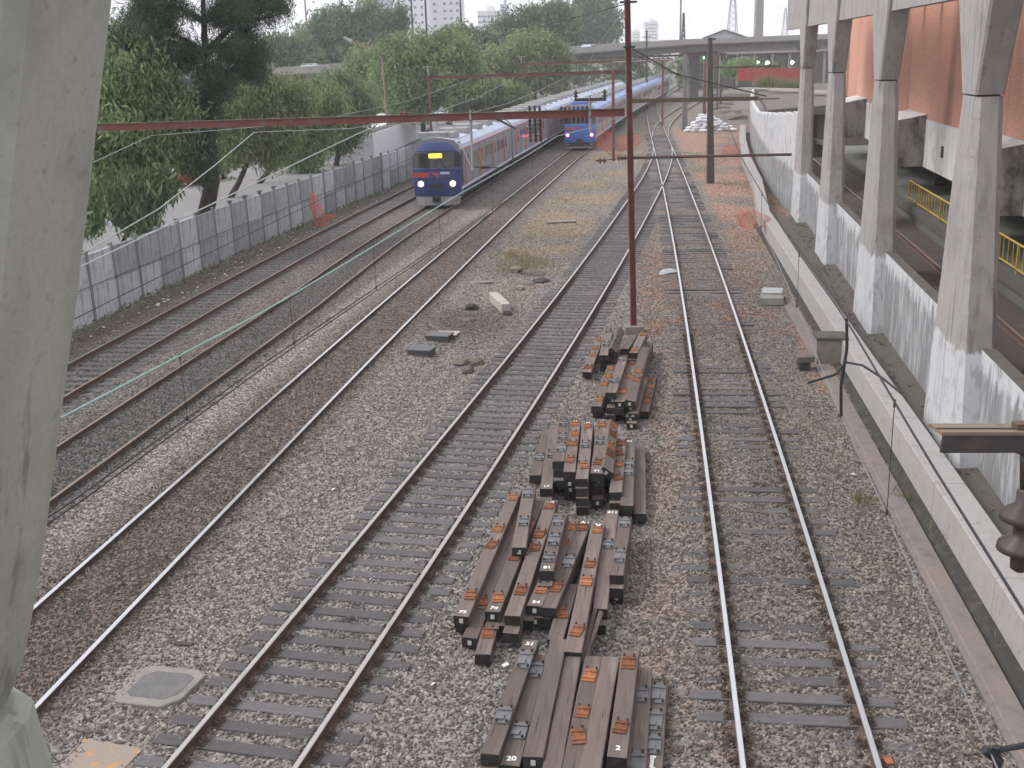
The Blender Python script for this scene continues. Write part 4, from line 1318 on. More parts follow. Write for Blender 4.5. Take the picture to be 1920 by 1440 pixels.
def number(o, text, x, w, size=0.13):
    cu = bpy.data.curves.new('painted_number', 'FONT')
    cu.body = text
    cu.size = size
    cu.align_x, cu.align_y = 'CENTER', 'CENTER'
    cu.resolution_u = 3
    cu.offset = 0.004
    cu.materials.append(K['white_paint'])
    tmp = bpy.data.objects.new('tmp', cu)
    me = bpy.data.meshes.new_from_object(tmp)
    bpy.data.objects.remove(tmp)
    me.name = 'painted_number'
    n = bpy.data.objects.new('painted_number', me)
    COL.objects.link(n)
    n.parent = o
    n.location = (x, 0, 0.004)
    n.rotation_euler = (0, 0, -math.pi / 2 + random.uniform(-.12, .12))
    if len(text) > 4:
        n.rotation_euler = (0, 0, math.pi)
    return n


for pile, nr, fr, z, plates, num, tg, tilt in TIM:
    a, b = G(nr[0], nr[1], z), G(fr[0], fr[1], z)
    w = 0.25 + random.uniform(-.012, .012)
    h = 0.172
    k = _cnt.get(pile, 0)
    _cnt[pile] = k + 1
    o, ln = timber_obj(a, b, w, h, tilt)
    no, ng = sum(1 for p in plates if p[1] == 'o'), sum(1 for p in plates if p[1] == 'g')
    desc = 'brown timber'
    if num and len(num[0]) < 5: desc += ' painted ' + num[0]
    if no and ng: desc += ' with rusty and grey plates'
    elif no: desc += ' with %s rusty plate%s' % (['', 'one', 'two', 'three', 'four'][no], 's' if no > 1 else '')
    elif ng: desc += ' with grey iron plates'
    if tilt > .5: desc += ', tipped on edge'
    tag(o, '%s, %s from left on %s' % (desc, ORD[k], PILES[pile]), 'railway sleeper', GRPT)
    for f, kd in plates:
        pm = PLO if kd == 'o' else PLG
        q = local('rusty_plate' if kd == 'o' else 'grey_plate', pm, o, (ln * f, random.uniform(-.015, .015), 0.002), (0, 0, random.uniform(-.22, .22) if kd == 'o' else random.uniform(-.04, .04)))
        q.scale = (random.uniform(.8, 1.08), random.uniform(.88, 1.05), 1) if kd == 'o' else (random.uniform(.65, 1.1), 1, 1)
        tag(local('bolts', BO if kd == 'o' else BG, q), kind='stuff')
    if num:
        number(o, num[0], ln * num[1] if .06 < num[1] < .94 else (0.13 if num[1] < .5 else ln - 0.12), w, 0.13 if len(num[0]) < 4 else 0.1)
    if tg:
        local('end_tag', TAGM, o, (-0.004, 0, -0.085))
    # the layers underneath
    zz, lay = z - 0.178, 1
    d = (b - a).normalized()
    side = Vector((d.y, -d.x, 0))
    while zz > -0.09 and tilt < .5:
        sh = random.uniform(-.22, .22)
        sd = random.uniform(-.02, .02)
        a2, b2 = a + d * sh + side * sd, b + d * (random.uniform(-.2, .1)) + side * (sd + random.uniform(-.03, .03))
        a2.z = b2.z = zz
        o2, l2 = timber_obj(a2, b2, w - .012, h)
        tag(o2, 'dark lower timber, %s under the %s timber from left of %s' % (['next', 'two layers', 'three layers', 'four layers'][lay - 1], ORD[k], PILES[pile]), 'railway sleeper', GRPT)
        if random.random() < .35:
            local('end_tag', TAGM, o2, (-0.004, 0, -0.085))
        zz -= 0.178
        lay += 1
for i, (nr, fr) in enumerate(((c8(722, 930), c8(792, 645)), (c8(745, 905), c8(822, 655)))):
    a, b = G(nr[0], nr[1], -.08), G(fr[0], fr[1], .12)
    o, ln = timber_obj(a, b, 0.07, 0.09, 0.4)
    tag(o, ['thin plank leaning on the second sleeper pile, inner one', 'thin plank leaning on the second sleeper pile, outer one'][i], 'plank')


# ------------------------------------------------------------------ things lying about
def slab(name, label, cat, px, z, size, rz, m, bevel=0.01):
    c = G(px[0], px[1], z)
    o = MB().box((0, 0, 0), size).build(name, K[m], bevel=bevel)
    o.location = c - Vector((0, 0, size[2] / 2))
    o.rotation_euler = (random.uniform(-.03, .03), random.uniform(-.03, .03), rz)
    return tag(o, label, cat)


# octagonal cover slab and rusty sheet at the lower left
c = G(296, 1283, -.14)
pts = [(-.62, -.36), (-.45, -.5), (.35, -.52), (.56, -.30), (.60, .34), (.42, .46), (-.38, .48), (-.6, .30)]
t = thing('cover_slab', 'grey concrete cover slab with clipped corners lying on the ballast', 'slab', c)
t.rotation_euler = (0.02, -0.03, -0.25)
me = MB().loft([[(x, y, -.12) for x, y in pts], [(x, y, 0) for x, y in pts]]).mesh('slab', K['slab'])
o = local('slab', me, t)
b = o.modifiers.new('edge', 'BEVEL'); b.width, b.segments = 0.015, 1
K['slab_dark'] = mat('slab_patch', (0.12, 0.12, 0.125), [(4, 0.45, 0.7, (0.17, 0.165, 0.155), 0.8), (30, 0.5, 0.7, (0.22, 0.2, 0.18), 0.5)], 0.9)
local('top_patch', MB().loft([[(x * .68 + .06, y * .68, -.01) for x, y in pts], [(x * .68 + .06, y * .68, .006) for x, y in pts]]).mesh('top_patch', K['slab_dark']), t)
slab('steel_sheet', 'flat steel sheet with orange rust at the lower left corner', 'sheet', (180, 1425), -.17, (0.95, 0.75, 0.012), -.30, 'rust_sheet', 0.002)
o = slab('iron_bar', 'short dark iron bar lying on the ballast above the cover slab', 'bar', (334, 1204), -.17, (0.5, 0.09, 0.06), -.2, 'dark_steel')
for px, lb in (((790, 652), 'black lidded box nearest the middle track'), ((824, 626), 'black lidded box behind the other one, before a pale board')):
    c = G(px[0], px[1], 0.0)
    t = thing('cable_box', lb, 'box', c - Vector((0, 0, .22)), 'black cable boxes')
    t.rotation_euler = (0, 0, -.30)
    local('lid', MB().box((0, 0, 0.2), (0.8, 0.62, 0.05)).mesh('lid', K['black_box']), t)
    local('body', MB().box((0, 0, 0.085), (0.72, 0.55, 0.18)).mesh('body', K['black_box']), t)
    local('foot', MB().box((0, -.2, 0.0), (0.5, 0.1, 0.08)).mesh('foot', K['galv']), t)
slab('pale_board', 'pale square board behind the black boxes', 'board', (838, 624), -.1, (0.75, 0.62, 0.05), -.2, 'pale_board')
c = G(955, 572, .05)
t = thing('concrete_beam', 'short pale concrete beam lying across the dirt beside the middle track', 'beam', c)
me = MB().frame((0, 0, 0), (0, 1.05, 0), (.17, 0, 0), (0, 0, .17)).mesh('beam', K['pale_board'])
o = local('beam', me, t, (-.35, .95, -.1), (0, 0, .22))
b = o.modifiers.new('edge', 'BEVEL'); b.width, b.segments = 0.02, 1
local('strap', MB().frame((0, 0, 0), (0, .02, 0), (.174, 0, 0), (0, 0, .174)).mesh('strap', K['slab']), t, (-.2, .3, -.1), (0, 0, .22))
slab('flat_slab', 'flat thin slab beside the brown track', 'slab', (900, 528), -.14, (1.1, 0.35, 0.06), -.1, 'slab')
slab('flat_slab', 'flat slab half sunk in dry grass far between the tracks', 'slab', (1052, 414), -.16, (1.6, 0.6, 0.06), 0, 'slab')
c = G(1448, 552, .02)
t = thing('concrete_block', 'low concrete block with sloping grey top right of the right track', 'block', c)
t.rotation_euler = (0, 0, -.25)
local('body', MB().loft([[(-.42, -.7, -.24), (.42, -.7, -.24), (.42, .7, -.24), (-.42, .7, -.24)], [(-.40, -.66, .0), (.40, -.66, .0), (.40, .66, .08), (-.40, .66, .08)]]).mesh('body', K['slab']), t)
local('cover', MB().box((0, .25, .07), (.7, .75, .04)).mesh('cover', K['galv']), t, (0, 0, 0), (.06, 0, 0))
c = G(1556, 632, .5)
t = thing('concrete_block', 'square concrete box against the kerb wall under the black cable', 'block', c)
t.rotation_euler = (0, 0, -.12)
local('body', MB().box((0, 0, -.42), (.82, .75, .78)).mesh('body', K['slab']), t)
local('lid', MB().box((.02, .03, .02), (.9, .85, .1)).mesh('lid', K['walk']), t, (0, 0, 0), (0, .03, 0))
c = G(1508, 668, .15)
t = thing('signal_box', 'small dark trackside box on a stub beside the right track', 'box', c)
local('body', MB().box((0, 0, -.05), (.5, .42, .16)).mesh('body', K['rubble']), t)
local('stub', MB().box((0, 0, -.26), (.3, .26, .3)).mesh('stub', K['dark_steel']), t)
slab('brick', 'single orange brick lying beside the right rail at the bottom', 'brick', (1665, 1424), -.13, (0.11, 0.15, 0.09), 0.05, 'rust_plate', 0.004)


def rock(label, px, r, m='rubble', z=-.15, flat=0.6, group='broken lumps between the tracks'):
    c = G(px[0], px[1], z)
    mb = MB()
    n = 9
    loops = []
    for j, (k, zz) in enumerate(((0.75, -.5), (1.0, -.1), (0.85, .35), (0.35, .55))):
        loops.append([(k * r * math.cos(6.283 * i / n) * random.uniform(.75, 1.2), k * r * .8 * math.sin(6.283 * i / n) * random.uniform(.75, 1.2), zz * r * flat * 1.4 * random.uniform(.8, 1.2)) for i in range(n)])
    o = mb.loft(loops).build('rubble_lump', K[m])
    o.location = c
    o.rotation_euler = (0, 0, random.uniform(0, 6))
    return tag(o, label, 'rubble', group)


rock('dark broken lump right of the black boxes, larger one', (868, 676), .38)
rock('small broken lump below the larger dark lump', (878, 694), .26)
rock('brownish lump beside the larger dark lump', (892, 680), .3)
rock('angular lump on the dark dirt patch', (880, 604), .32)
rock('small black lump at the top of the dirt patch', (884, 577), .3, 'black_moss')
rock('black lump next to the short concrete beam', (952, 588), .2, 'black_moss')
rock('flat broken lump leading the rubble heap by the dry grass', (1000, 512), .55, flat=.3)
rock('lump at the left end of the rubble heap by the dry grass', (968, 505), .4, flat=.4)
rock('lump at the right end of the rubble heap by the dry grass', (1015, 528), .5, 'black_moss', flat=.35)
rock('pale lump at the foot of the rubble heap by the dry grass', (985, 532), .45, flat=.35)
rock('pale chunk in front of the rubble heap', (975, 540), .22, 'slab')
rock('grey sheet lump between the two right hand tracks', (1255, 512), .5, 'galv', flat=.4)


def scatter(name, label, m, spots, size, seed):
    r = random.Random(seed)
    mb = MB()
    for x, y, z in spots:
        s = size * r.uniform(.5, 1.5)
        a = r.uniform(0, 6.28)
        mb.frame((x, y, z + s * .25), (s * math.cos(a), s * math.sin(a), r.uniform(-.3, .3) * s), (-s * .6 * math.sin(a), s * .6 * math.cos(a), r.uniform(-.3, .3) * s), (0, 0, s * .18))
    o = mb.build(name, K[m])
    return tag(o, label, kind='stuff')


sp = []
for _ in range(170):
    Y = random.uniform(36, 90)
    sp.append((wallx(Y) + random.gauss(1.5, .45), Y, -.2))
scatter('litter', 'white scraps of rubbish along the foot of the panel wall', 'litter', sp, 0.036, 3)
sp = [tuple(G(*p)) for p in ((345 + 137, 1015 - 1), (532, 1015), (625, 918), (593, 940), (730, 815), (1000, 804), (948, 1248), (812, 1283), (1600, 890), (1255, 752), (570, 1378), (784, 1212), (388, 1440 - 10), (75, 1350), (607, 1010))]
scatter('litter', 'odd scraps of white and pale green rubbish on the ballast', 'litter', sp, 0.035, 4)


# orange safety netting, crumpled
def netting(label, outline, base_y, dep, seed):
    """outline: lower and upper pixel rows left to right, at distance base_y; the sheet bellies out by dep metres"""
    r = np.random.default_rng(seed)
    xx = np.linspace(0, len(outline) - 1, len(outline) * 3)
    outline = [tuple(np.interp(x, range(len(outline)), [o[c] for o in outline]) for c in range(3)) for x in xx]
    n, k = len(outline), 9
    V, Fc = [], []
    for i, (x, yb, yt) in enumerate(outline):
        for j in range(k):
            f = j / (k - 1)
            Y = base_y + dep * (math.sin(i * .8 + j * .7) * .5 + (f - .5)) + r.uniform(-.08, .08)
            p = P(x + r.uniform(-.8, .8), yb + (yt - yb) * f + r.uniform(-.9, .9), Y)
            p.z = max(p.z, -.18)
            V.append(p)
    for i in range(n - 1):
        for j in range(k - 1):
            Fc.append((i * k + j, (i + 1) * k + j, (i + 1) * k + j + 1, i * k + j + 1))
    o = MB().add(V, Fc).build('safety_netting', K['orange_net'], smooth=True)
    s = o.modifiers.new('mesh', 'WIREFRAME')
    s.thickness = 0.00044 * base_y
    s.use_even_offset = False
    return tag(o, label, 'netting', 'crumpled orange safety netting')


netting('orange netting hung on the panel wall and trailing to the ground', [(582, 392, 358), (587, 405, 362), (592, 424, 366), (598, 427, 380), (606, 425, 392), (613, 420, 402), (622, 411, 402), (630, 408, 403)], 62.0, .5, 1)
netting('orange netting heaped beside the tail of the second train', [(1118, 275, 248), (1126, 278, 244), (1136, 282, 243), (1146, 292, 248), (1152, 298, 262), (1160, 297, 258), (1172, 280, 252), (1185, 275, 250), (1198, 272, 254)], 100.0, 1.2, 2)
netting('orange netting bag lying right of the right track', [(1384, 420, 400), (1390, 427, 393), (1402, 429, 396), (1414, 428, 396), (1424, 426, 399), (1434, 424, 402), (1446, 436, 410), (1458, 446, 424)], 53.5, .9, 3)
netting('orange netting lying by the foot of the far white wall', [(1356, 288, 276), (1365, 292, 271), (1376, 293, 272), (1386, 293, 271), (1396, 291, 274)], 96.0, .8, 4)

# white sacks heaped by the far kerb
sk = []
for j in range(7):
    for i in range(8 - j):
        sk.append((i * .72 + j * .3 + random.uniform(-.15, .15), random.uniform(-.4, .9) + j * .2, j * .26))
c = G(1290, 247)


def sack_mesh():
    loops = []
    for k, zz in ((.6, 0), (1, .08), (1.0, .2), (.55, .3)):
        loops.append([(k * .42 * math.copysign(abs(math.cos(a)) ** .6, math.cos(a)), k * .27 * math.copysign(abs(math.sin(a)) ** .6, math.sin(a)), zz) for a in [i * math.pi / 5 for i in range(10)]])
    return MB().loft(loops).mesh('white_sack', K['sack'])


SK = sack_mesh()
for x, y, z in sk:
    o = put('white_sack', SK)
    o.location = (c.x + x, c.y + y, -.25 + z)
    o.rotation_euler = (random.uniform(-.2, .2), random.uniform(-.2, .2), random.uniform(-.5, .5))
    tag(o, 'white sack in the heap beside the far grey post', 'sack', 'heap of white sacks')


# ------------------------------------------------------------------ trains
K['t_blue'] = mat('train_blue', (0.035, 0.055, 0.18), [(1.2, 0.5, 0.75, (0.05, 0.06, 0.15), 0.6), (5, 0.6, 0.72, (0.09, 0.085, 0.11), 0.4)], 0.4, spec=0.5)
K['t_blue2'] = mat('train_light_blue', (0.06, 0.16, 0.48), [(1.2, 0.5, 0.75, (0.08, 0.19, 0.5), 0.6)], 0.4, spec=0.5)
K['t_silver'] = mat('train_stainless', (0.235, 0.24, 0.275), [((1, 1, 6), 0.5, 0.7, (0.18, 0.18, 0.2), 0.6)], 0.5, metal=0.2)
K['t_silver2'] = mat('train_dusty_stainless', (0.36, 0.31, 0.31), [((1, 1, 6), 0.5, 0.7, (0.28, 0.23, 0.225), 0.6)], 0.5, metal=0.3)
K['t_roof'] = mat('train_roof', (0.50, 0.54, 0.66), [((1, .4, 1), 0.5, 0.7, (0.38, 0.42, 0.54), 0.7)], 0.5)
K['t_roof2'] = mat('train_roof_blue', (0.26, 0.34, 0.60), [((1, .4, 1), 0.45, 0.65, (0.45, 0.5, 0.66), 0.8)], 0.5)
K['t_red'] = mat('train_red', (0.48, 0.07, 0.05), rough=0.5)
K['t_window'] = mat('train_window', (0.09, 0.095, 0.10), rough=0.12, spec=0.6)
K['t_screen'] = mat('train_windscreen', (0.035, 0.033, 0.032), rough=0.15, spec=0.5)
K['t_under'] = mat('train_underframe', (0.035, 0.032, 0.03), rough=0.9)
K['t_grey'] = mat('train_grey', (0.27, 0.27, 0.27), [((2, 2, 2), 0.5, 0.7, (0.18, 0.175, 0.17), 0.7)], 0.6)
K['t_cream'] = mat('train_cap', (0.62, 0.6, 0.55), rough=0.6)
K['head_lit'] = mat('lit_headlight', (1, 0.95, 0.8), emit=((1, 0.76, 0.36), 1.9))
K['tail_lit'] = mat('lit_taillight', (1, 0.2, 0.2), emit=((1, 0.12, 0.10), 9))
K['sign_lit'] = mat('lit_sign', (1, 0.85, 0.05), emit=((1, 0.83, 0.04), 1.6))


def section(y, w=1.45, inset=0.0, drop=0.0):
    w -= inset
    return [(-w, y, 1.0), (-w, y, 3.3 - drop), (-w * .96, y, 3.62 - drop), (-w * .72, y, 3.92 - drop), (0, y, 4.08 - drop), (w * .72, y, 3.92 - drop), (w * .96, y, 3.62 - drop), (w, y, 3.3 - drop), (w, y, 1.0)]


def train(name, label, fn, Y0, ncar, kind):
    t = thing(name, label, 'train', (fn(Y0), Y0, 0))
    LN = 19.6
    y = Y0
    side = K['t_silver'] if kind == 1 else K['t_silver2']
    roof = K['t_roof'] if kind == 1 else K['t_roof2']
    blue = K['t_blue'] if kind == 1 else K['t_blue2']
    mm = [0, 1, 1, 1, 1, 1, 1, 0, 2]
    win = MB().box((0, 0, 0), (0.03, 1.35, 0.72)).mesh('window', K['t_window'])
    red = MB().box((0, 0, 0), (0.04, 0.26, 1.95)).mesh('door', K['t_red'])
    dor = MB().box((0, 0, 0), (0.035, 1.0, 1.9)).mesh('door', K['t_grey'])
    dwin = MB().box((0, 0, 0), (0.045, .62, 0.75)).mesh('window', K['t_window'])
    acm = MB().loft([[(-.95, -.9, 0), (.95, -.9, 0), (.95, .9, 0), (-.95, .9, 0)], [(-.9, -.85, .3), (.9, -.85, .3), (.9, .85, .3), (-.9, .85, .3)]]).mesh('roof_unit', K['t_grey'])
    for c in range(ncar):
        x0, x1 = fn(y), fn(y + LN)
        dx, dy = x1 - x0, LN
        ang = -math.atan2(dx, dy)
        mb = MB()
        mb.loft([section(0.0 if c else 0.42), section(LN - .25)], 0, True, mm)
        car = bpy.data.objects.new('coach', mb.mesh('coach', [side, roof, K['t_under']]))
        COL.objects.link(car)
        car.parent = t
        car.location = Vector((x0, y, 0)) - t.location
        car.rotation_euler = (0, 0, ang)
        # underframe, bogies
        u = MB().box((0, LN / 2, .72), (2.5, LN - 1, .52))
        for yb in (2.6, LN - 2.6):
            u.box((0, yb, .42), (2.1, 2.6, .4))
            for q in (-.95, .95):
                for sx in (-.8, .8):
                    u.lathe((sx - .06, yb + q, .45), [(.45, 0), (.45, .12)], 12, (1, 0, 0))
        local('underframe', u.mesh('underframe', K['t_under']), car)
        gut = MB()
        for sx in (-1, 1):
            gut.bar((sx * 1.44, .5, 3.33), (sx * 1.44, LN - .3, 3.33), .05, .06)
        local('gutter', gut.mesh('gutter', K['t_red'] if kind == 1 else K['t_roof']), car)
        skl = MB()
        for sx in (-1, 1):
            skl.bar((sx * 1.455, .5, 1.08), (sx * 1.455, LN - .3, 1.08), .03, .16)
        local('sill_band', skl.mesh('sill_band', K['t_roof']), car)
        for k in range(4):
            yd = 2.6 + k * 4.75
            for sx in (-1, 1):
                local('door', dor, car, (sx * 1.445, yd, 2.08))
                local('window', dwin, car, (sx * 1.445, yd, 2.5))
                local('door', red, car, (sx * 1.45, yd - .72, 2.08))
                if k < 3:
                    for q in (1.55, 3.15):
                        local('window', win, car, (sx * 1.445, yd + q + .02, 2.52))
        seam = MB()
        for k in range(8):
            for sx in (-1, 1):
                seam.box((sx * 1.452, 1.3 + k * 2.42, 2.2), (.012, .03, 2.1))
        local('panel_joint', seam.mesh('panel_joint', K['t_under']), car)
        for k in range(5):
            o = local('roof_unit', acm, car, (0, 2.0 + k * 3.9, 3.98))
        if c == 0:
            # cab front, curved in plan and raked
            loops = []
            nn = 9
            W, base = 1.45, 0.42
            rows = [(.62, .06), (1.0, 0.0), (1.45, -.03), (2.25, .0), (2.3, .02), (3.2, .16), (3.25, .18), (3.75, .34), (4.02, .6), (4.07, .9)]
            V, Fc, Mi = [], [], []
            for zz, back in rows:
                for i in range(nn):
                    f = -1 + 2 * i / (nn - 1)
                    ww = W * (1 if zz < 3.4 else 1 - .33 * ((zz - 3.4) / .66) ** 2)
                    V.append((f * ww, back + .30 * abs(f) ** 2.4, zz if zz < 3.9 else zz - .16 * f * f))
            for j in range(len(rows) - 1):
                for i in range(nn - 1):
                    Fc.append((j * nn + i, j * nn + i + 1, (j + 1) * nn + i + 1, (j + 1) * nn + i))
                    Mi.append(1 if j in (4,) else (2 if j >= 8 and kind == 1 else 0))
            mb = MB()
            mb.add(V, Fc)
            mb.M = Mi
            for sx in (0, nn - 1):       # close the cheeks back to the body
                ids = [j * nn + sx for j in range(len(rows))]
                bk = len(mb.V)
                mb.V += [(mb.V[i][0], 1.0, mb.V[i][2]) for i in ids]
                for j in range(len(rows) - 1):
                    q = (ids[j], ids[j + 1], bk + j + 1, bk + j)
                    mb.F.append(q if sx else q[::-1])
                    mb.M.append(0)
            me = mb.mesh('cab_front', [blue, K['t_screen'], K['t_cream']])
            cab = local('cab_front', me, car)
            lit = K['head_lit'] if kind == 1 else K['tail_lit']
            r = .14 if kind == 1 else .10
            for sx in (-1, 1):
                lm = MB().lathe((0, 0, 0), [(r * 1.25, 0), (r * 1.25, .06), (r, .06), (r, .09), (r * .5, .12)], 12, (0, -1, 0)).mesh('headlight' if kind == 1 else 'taillight', lit)
                local('headlight' if kind == 1 else 'taillight', lm, car, (sx * (.98 if kind == 1 else 1.12), .10, 1.38 if kind == 1 else 1.32))
            local('red_band', MB().box((-.62, .03, 1.90), (1.5, .09, .26)).mesh('red_band', K['t_red']), car, rot=(0, 0, -.05))
            local('destination_sign', MB().box((-.02, .12, 3.02), (.78, .06, .24)).mesh('destination_sign', K['sign_lit'] if kind == 1 else K['t_screen']), car)
            if kind == 1:
                skirt = MB().loft([[(-1.3, .35, .12), (-.8, -.05, .10), (.8, -.05, .10), (1.3, .35, .12)], [(-1.42, .38, .62), (-.85, -.02, .62), (.85, -.02, .62), (1.42, .38, .62)]], 0, False)
                skirt.F = [f for f in skirt.F]
                local('skirt', skirt.mesh('skirt', K['t_grey']), car)
                local('headboard', MB().box((-.35, 1.35, 4.15), (1.75, 1.1, .34)).mesh('headboard', K['t_grey']), car)
                local('coupler', MB().box((0, -.12, .5), (.42, .5, .3)).box((0, -.36, .5), (.3, .1, .22)).mesh('coupler', K['t_under']), car)
                wp = MB()
                for sx in (-.55, .6):
                    wp.bar((sx, -.02, 2.32), (sx - .38, .09, 2.95), .035, .035)
                local('wiper', wp.mesh('wiper', K['t_under']), car)
                local('panel_joint', MB().box((0, -.035, 1.66), (2.3, .02, .025)).box((0, -.01, 2.22), (2.5, .03, .03)).box((0, .16, 3.29), (2.5, .03, .04)).mesh('panel_joint', K['t_under']), car)
                local('number_plate', MB().box((.55, -.03, 2.02), (.55, .03, .14)).mesh('number_plate', K['t_roof']), car)
                local('grille', MB().box((0, -.03, 1.25), (.9, .05, .22)).mesh('grille', K['t_under']), car)
                local('mullion', MB().box((.0, .05, 2.55), (.06, .06, .55)).mesh('mullion', K['t_blue']), car)
            else:
                local('coupler', MB().lathe((0, -.1, .75), [(.32, 0), (.32, .3), (.42, .34), (.42, .6)], 12, (0, 1, 0)).box((0, .2, .35), (2.3, .4, .25)).mesh('coupler', K['dark_steel']), car)
                local('window', MB().box((0, .1, 2.72), (1.9, .05, .95)).mesh('window', K['t_window']), car)
                local('steps', MB().box((-1.1, .0, .5), (.4, .3, .06)).box((1.1, 0, .5), (.4, .3, .06)).box((0, -.05, .2), (2.5, .1, .12)).mesh('steps', K['t_grey']), car)
                local('headboard', MB().box((0, 1.3, 4.1), (1.5, 1.2, .32)).mesh('headboard', K['t_blue2']), car)
        y += dy * math.cos(ang) + .35


train('oncoming_train', 'oncoming blue fronted commuter train with lit headlights and yellow sign', t2, 66.8, 6, 1)
train('departing_train', 'light blue tailed train with red tail lights on the next track', tL, 104.5, 6, 2)


# ------------------------------------------------------------------ trees
def leaves_mesh(name, pts, tone, ln, wd, hang, mt, seed):
    r = np.random.default_rng(seed)
    n = len(pts)
    a = r.normal(size=(n, 3))
    a[:, 2] -= hang * 2.2
    a /= np.linalg.norm(a, axis=1)[:, None]
    b = np.cross(a, r.normal(size=(n, 3)))
    b /= np.linalg.norm(b, axis=1)[:, None]
    L = (ln * r.uniform(.6, 1.35, n))[:, None]
    W = (wd * r.uniform(.6, 1.35, n))[:, None]
    V = np.stack([pts - a * L * .5, pts - a * L * .08 + b * W * .5, pts + a * L * .5, pts - a * L * .08 - b * W * .5], 1).reshape(-1, 3)
    Fq = np.arange(n * 4, dtype=np.int32)
    me = bpy.data.meshes.new(name)
    me.vertices.add(n * 4); me.vertices.foreach_set('co', V.ravel())
    me.loops.add(n * 4); me.loops.foreach_set('vertex_index', Fq)
    me.polygons.add(n); me.polygons.foreach_set('loop_start', np.arange(0, n * 4, 4, dtype=np.int32))
    at = me.attributes.new('tone', 'FLOAT', 'POINT')
    at.data.foreach_set('value', np.repeat(tone, 4).astype(np.float32))
    me.materials.append(mt)
    me.update(calc_edges=True)
    return me


def crown_points(blobs, n, ncl, spread, seed, shell=0.55, flat=1.0):
    r = np.random.default_rng(seed)
    vol = np.array([b[3] * b[4] * b[5] for b in blobs]) ** (2 / 3)
    which = r.choice(len(blobs), ncl, p=vol / vol.sum())
    d = r.normal(size=(ncl, 3))
    d /= np.linalg.norm(d, axis=1)[:, None]
    rad = shell + (1 - shell) * r.random(ncl) ** 0.7
    B = np.array(blobs)[which]
    cen = B[:, :3] + d * rad[:, None] * B[:, 3:6] * r.uniform(.85, 1.15, (ncl, 1))
    ct = r.random(ncl)
    k = r.integers(0, ncl, n)
    off = r.normal(size=(n, 3)) * spread
    off[:, 2] *= flat
    pts = cen[k] + off
    tone = np.clip(ct[k] * .7 + r.random(n) * .35 - .03, 0, 1)
    return pts, tone


def pblob(px, py, rx, ry, Y, dep=None):
    c = P(px, py, Y)
    k = Y / F_PX * 1.0
    return (c.x, c.y, c.z, rx * k, (dep if dep else rx * k), ry * k)


_seed = [100]


def tree(name, label, base, r0, blobs, n, leaf, spread, hang, m, group='trees behind the panel wall', cat='tree', ncl=None, shell=.55, limbs=True, lean=(0, 0), flat=1.0, spine=None):
    _seed[0] += 1
    sd = _seed[0]
    rnd = random.Random(sd)
    t = thing(name, label, cat, base, group)
    base = Vector(base)
    top = Vector(max(blobs, key=lambda b: b[2])[:3])
    mid = Vector((np.mean([b[0] for b in blobs]), np.mean([b[1] for b in blobs]), np.mean([b[2] for b in blobs])))
    mb = MB()
    p1 = base.lerp(mid, .45) + Vector((rnd.uniform(-.3, .3) * r0 * 4 + lean[0], rnd.uniform(-.2, .2), 0))
    if spine:
        sp = [Vector(q) for q in spine]
        mb.tube([base] + sp, [r0 * 1.15] + [r0 * (1 - .8 * (i + 1) / len(sp)) for i in range(len(sp))], 9)
    else:
        mb.tube([base, base.lerp(p1, .5) + Vector((rnd.uniform(-.1, .1), 0, 0)), p1, mid, top], [r0 * 1.15, r0 * .95, r0 * .8, r0 * .5, r0 * .12], 8)
    if limbs:
        for b in blobs:
            e = Vector(b[:3])
            s0 = p1.lerp(mid, rnd.uniform(0, .6))
            if spine:
                q = min(sp, key=lambda v: abs(v.z - (e.z - (e - v).to_2d().length * .35)))
                s0 = q
            mb.tube([s0, s0.lerp(e, .5) + Vector((0, 0, .12 * (e - s0).length)), e], [r0 * .45, r0 * .28, r0 * .1], 6)
            for _ in range(3):
                q = e + Vector((rnd.uniform(-1, 1) * b[3], rnd.uniform(-1, 1) * b[4], rnd.uniform(-.8, .8) * b[5])) * .8
                mb.tube([s0.lerp(e, .7), q], [r0 * .16, r0 * .04], 5)
    mb.build('trunk', K['bark'], t, smooth=True)
    pts, tone = crown_points(blobs, n, ncl or max(60, n // 90), spread, sd, shell, flat)
    pts[:, 2] = np.maximum(pts[:, 2], base.z + .1)
    put('crown', leaves_mesh('crown', pts, tone, leaf[0], leaf[1], hang, K[m], sd), t)
    return t


# big leafy tree half hidden by the near pillar
tree('leafy_tree', 'large drooping green tree right beside the near pillar', (-18.8, 55.5, -.1), .22,
     [pblob(255, 135, 75, 70, 55), pblob(235, 230, 95, 90, 54), pblob(318, 225, 52, 60, 55), pblob(190, 320, 60, 60, 53), pblob(285, 290, 48, 40, 54), pblob(150, 180, 70, 90, 55), pblob(345, 290, 26, 26, 55)],
     48000, (.32, .10), .38, .8, 'leaf', ncl=480)
tree('broadleaf_shrub', 'dark shrub with long hanging leaves just behind the wall', (-18.2, 50.5, -.1), .12,
     [pblob(256, 372, 38, 40, 50.5), pblob(240, 400, 22, 22, 50), pblob(272, 412, 20, 20, 50), pblob(300, 350, 26, 20, 51)],
     6500, (.62, .12), .25, .9, 'leaf_dark', cat='shrub', ncl=120, limbs=False)
tree('broadleaf_shrub', 'hanging leafy branch low beside the near pillar', (-19.6, 49, -.1), .1,
     [pblob(165, 400, 18, 32, 49), pblob(150, 360, 25, 30, 49)], 2200, (.55, .12), .22, .9, 'leaf', cat='shrub', ncl=50, limbs=False)
